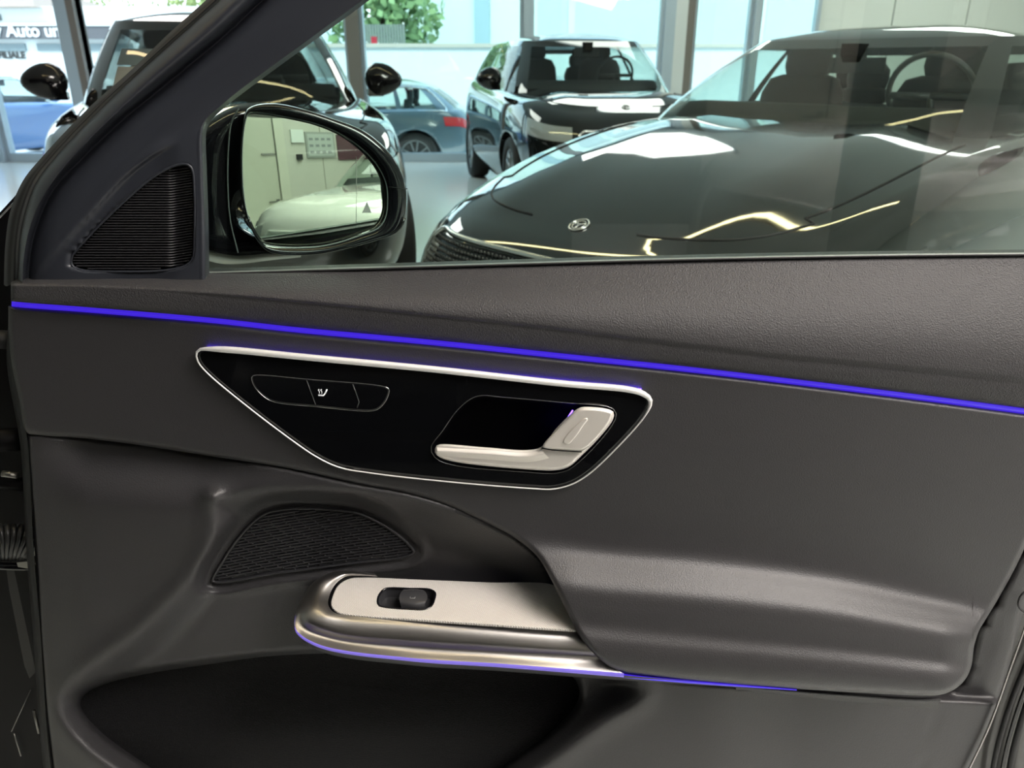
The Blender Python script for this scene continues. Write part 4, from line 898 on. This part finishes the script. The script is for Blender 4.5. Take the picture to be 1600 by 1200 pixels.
# ============================================================ OUTSIDE
st_(box('ground', -40, 40, FL+.2, 60, -.4, -.3, mat('pale asphalt', (.62, .64, .64), .8)))
white_o = mat('white render', (.72, .76, .75), .7); mint = mat('pale mint siding', (.66, .78, .72), .6, bump=('ribs', 9, .4, .01)); shut = mat('ribbed roller shutter', (.66, .75, .77), .5, bump=('ribs', 14, .8, .02))
def X(px, Y): return (px-800)/1200*(Y*CA-.1)
def Z(py, Y): v = (600-py)/1200; return H+Y*(-SA+v*CA)/(CA+v*SA)
YW = 17.0
wl2 = empty('boundary_wall', (X(700, YW), YW, -.3)); wl2['_world'] = 1; tag(wl2, 'low white boundary wall outside behind the grey estate car', 'wall')
box('wall_body', X(480, YW), X(1300, YW), YW, YW+.2, -.3, Z(74, YW), white_o, wl2); box('wall_cap', X(480, YW), X(1300, YW), YW-.05, YW+.25, Z(74, YW), Z(68, YW), mat('cap stone', (.55, .50, .42), .6), wl2)
YB = 22.
b = empty('building', (X(850, YB), YB, -.3)); b['_world'] = 1; tag(b, 'pale mint building with roller shutters across the yard', 'building')
box('facade', X(636, YB), X(1700, YB), YB, YB+6, -.3, 9, mint, b)
box('corner_strip', X(742, YB), X(765, YB), YB-.08, YB, -.3, 9, mat('blue grey strip', (.35, .48, .52), .5), b)
for a_, c_ in ((840, 885), (898, 1022), (1088, 1160), (1190, 1262)): box('roller_shutter', X(a_, YB), X(c_, YB), YB-.06, YB, -.3, 9, shut, b)
YS = 26.
b = empty('building', (X(50, YS), YS, -.3)); b['_world'] = 1; tag(b, 'white shop building at far left with dark sign band over windows', 'building')
box('facade', X(-500, YS), X(480, YS), YS, YS+8, -.3, Z(10, YS), white_o, b)
rf = MB(); x0, x1 = X(-500, YS), X(82, YS); rf.add([(x0, YS-.4, Z(12, YS)), (x1, YS-.4, Z(12, YS)), (x1-2, YS+3, Z(-40, YS)), (x0, YS+3, Z(-40, YS)), (x0, YS+8.2, Z(12, YS)), (x1, YS+8.2, Z(12, YS))], [(0, 1, 2, 3), (3, 2, 5, 4), (1, 5, 2), (0, 3, 4), (0, 4, 5, 1)]); rf.build('roof', mat('brown roof', (.40, .30, .24), .8), b, False)
sg = box('sign_band', X(-500, YS), X(200, YS), YS-.25, YS, Z(61, YS), Z(41, YS), mat('dark sign band', (.10, .10, .11), .5), b)
box('sign_ledge', X(-500, YS), X(200, YS), YS-.3, YS, Z(41, YS), Z(37, YS), white_o, b)
for a_, c_ in ((-120, 44), (62, 100), (120, 210)): box('shop_window', X(a_, YS), X(c_, YS), YS-.06, YS, Z(80, YS), Z(68, YS), mat('shop glass', (.16, .22, .24), .15), b)
box('upper_window', X(-6, YS), X(16, YS), YS-.05, YS, Z(32, YS), Z(22, YS), mat('far window', (.12, .16, .17), .2), b)
def text(name, body, loc, size, mt, parent=None, rot=(math.pi/2, 0, 0), ext=.01, weight=0):
    c = bpy.data.curves.new(name, 'FONT'); c.body = body; c.size = size; c.extrude = ext; c.offset = weight
    t = bpy.data.objects.new(name, c); COL.objects.link(t); bpy.context.view_layer.update()
    me = bpy.data.meshes.new_from_object(t.evaluated_get(bpy.context.evaluated_depsgraph_get())); bpy.data.objects.remove(t)
    o = bpy.data.objects.new(name, me); COL.objects.link(o); me.materials.append(mt); o.rotation_euler = rot; o.location = loc
    if parent: o.parent = parent; o.matrix_parent_inverse = Matrix.Translation(-Vector(parent.location))
    return o
wt = mat('white lettering', (.8, .8, .8), .5); bt2 = mat('black lettering', (.03, .03, .03), .5)
text('sign_lettering', 'ny Auto unser', (X(-4, YS), YS-.29, Z(57.5, YS)), .50, wt, b, weight=.012)
text('wall_lettering', 'FILIALE', (X(-2, YS), YS-.04, Z(91, YS)), .27, bt2, b, weight=.01)
# trees
def tree(x, y, z0, r, label, col):
    t = empty('tree', (x, y, -.3)); t['_world'] = 1; tag(t, label, 'tree', None)
    MB().tube([(x, y, -.3), (x+.1, y, z0*.5), (x, y, z0)], [.16, .13, .08], 8).build('trunk', mat('bark', (.12, .09, .06), .9), t)
    m = MB(); R = np.random.RandomState(int(abs(x*10)))
    for _ in range(1500):
        d = R.randn(3); d /= np.linalg.norm(d); p = np.array([x, y, z0])+d*r*R.rand()**.4*np.array([1.15, 1, 1]); a = R.randn(3); a /= np.linalg.norm(a); c = np.cross(a, d); c /= np.linalg.norm(c)+1e-9; s_ = .13
        m.add([p-a*s_, p+c*s_*.6, p+a*s_, p-c*s_*.6], [(0, 1, 2, 3)])
    m.build('crown', mat('leaves', col, .6), t, False)
tree(X(600, 20.2), 20.2, Z(18, 20.2), 1.3, 'leafy green tree beyond the boundary wall, top centre-left', (.22, .34, .14))
tree(X(330, 38), 38, Z(-4, 38), 2.2, 'yellow-green tree above the white shop, behind the left black car', (.36, .42, .16)); tree(X(130, 40), 40, Z(-12, 40), 2.4, 'yellow-green tree above the white shop roof at far left', (.40, .46, .18))
fn = empty('fence', (X(600, 18.0), 18.0, -.3)); fn['_world'] = 1; tag(fn, 'grey slatted fence under the green tree', 'fence')
m = MB()
for i in range(16): m.box(X(566+i*4.3, 18.0), X(569.3+i*4.3, 18.0), 18.0, 18.04, -.3, Z(38, 18.0))
m.build('slats', mat('fence grey', (.22, .25, .22), .7), fn, False)
cb = box('crate', X(588, 17.6), X(597, 17.7), 17.03, 17.17, Z(68, YW)+.002, Z(57, YW), mat('red crate', (.5, .03, .05), .5)); tag(cb, 'small red box on the boundary wall under the tree', 'box')
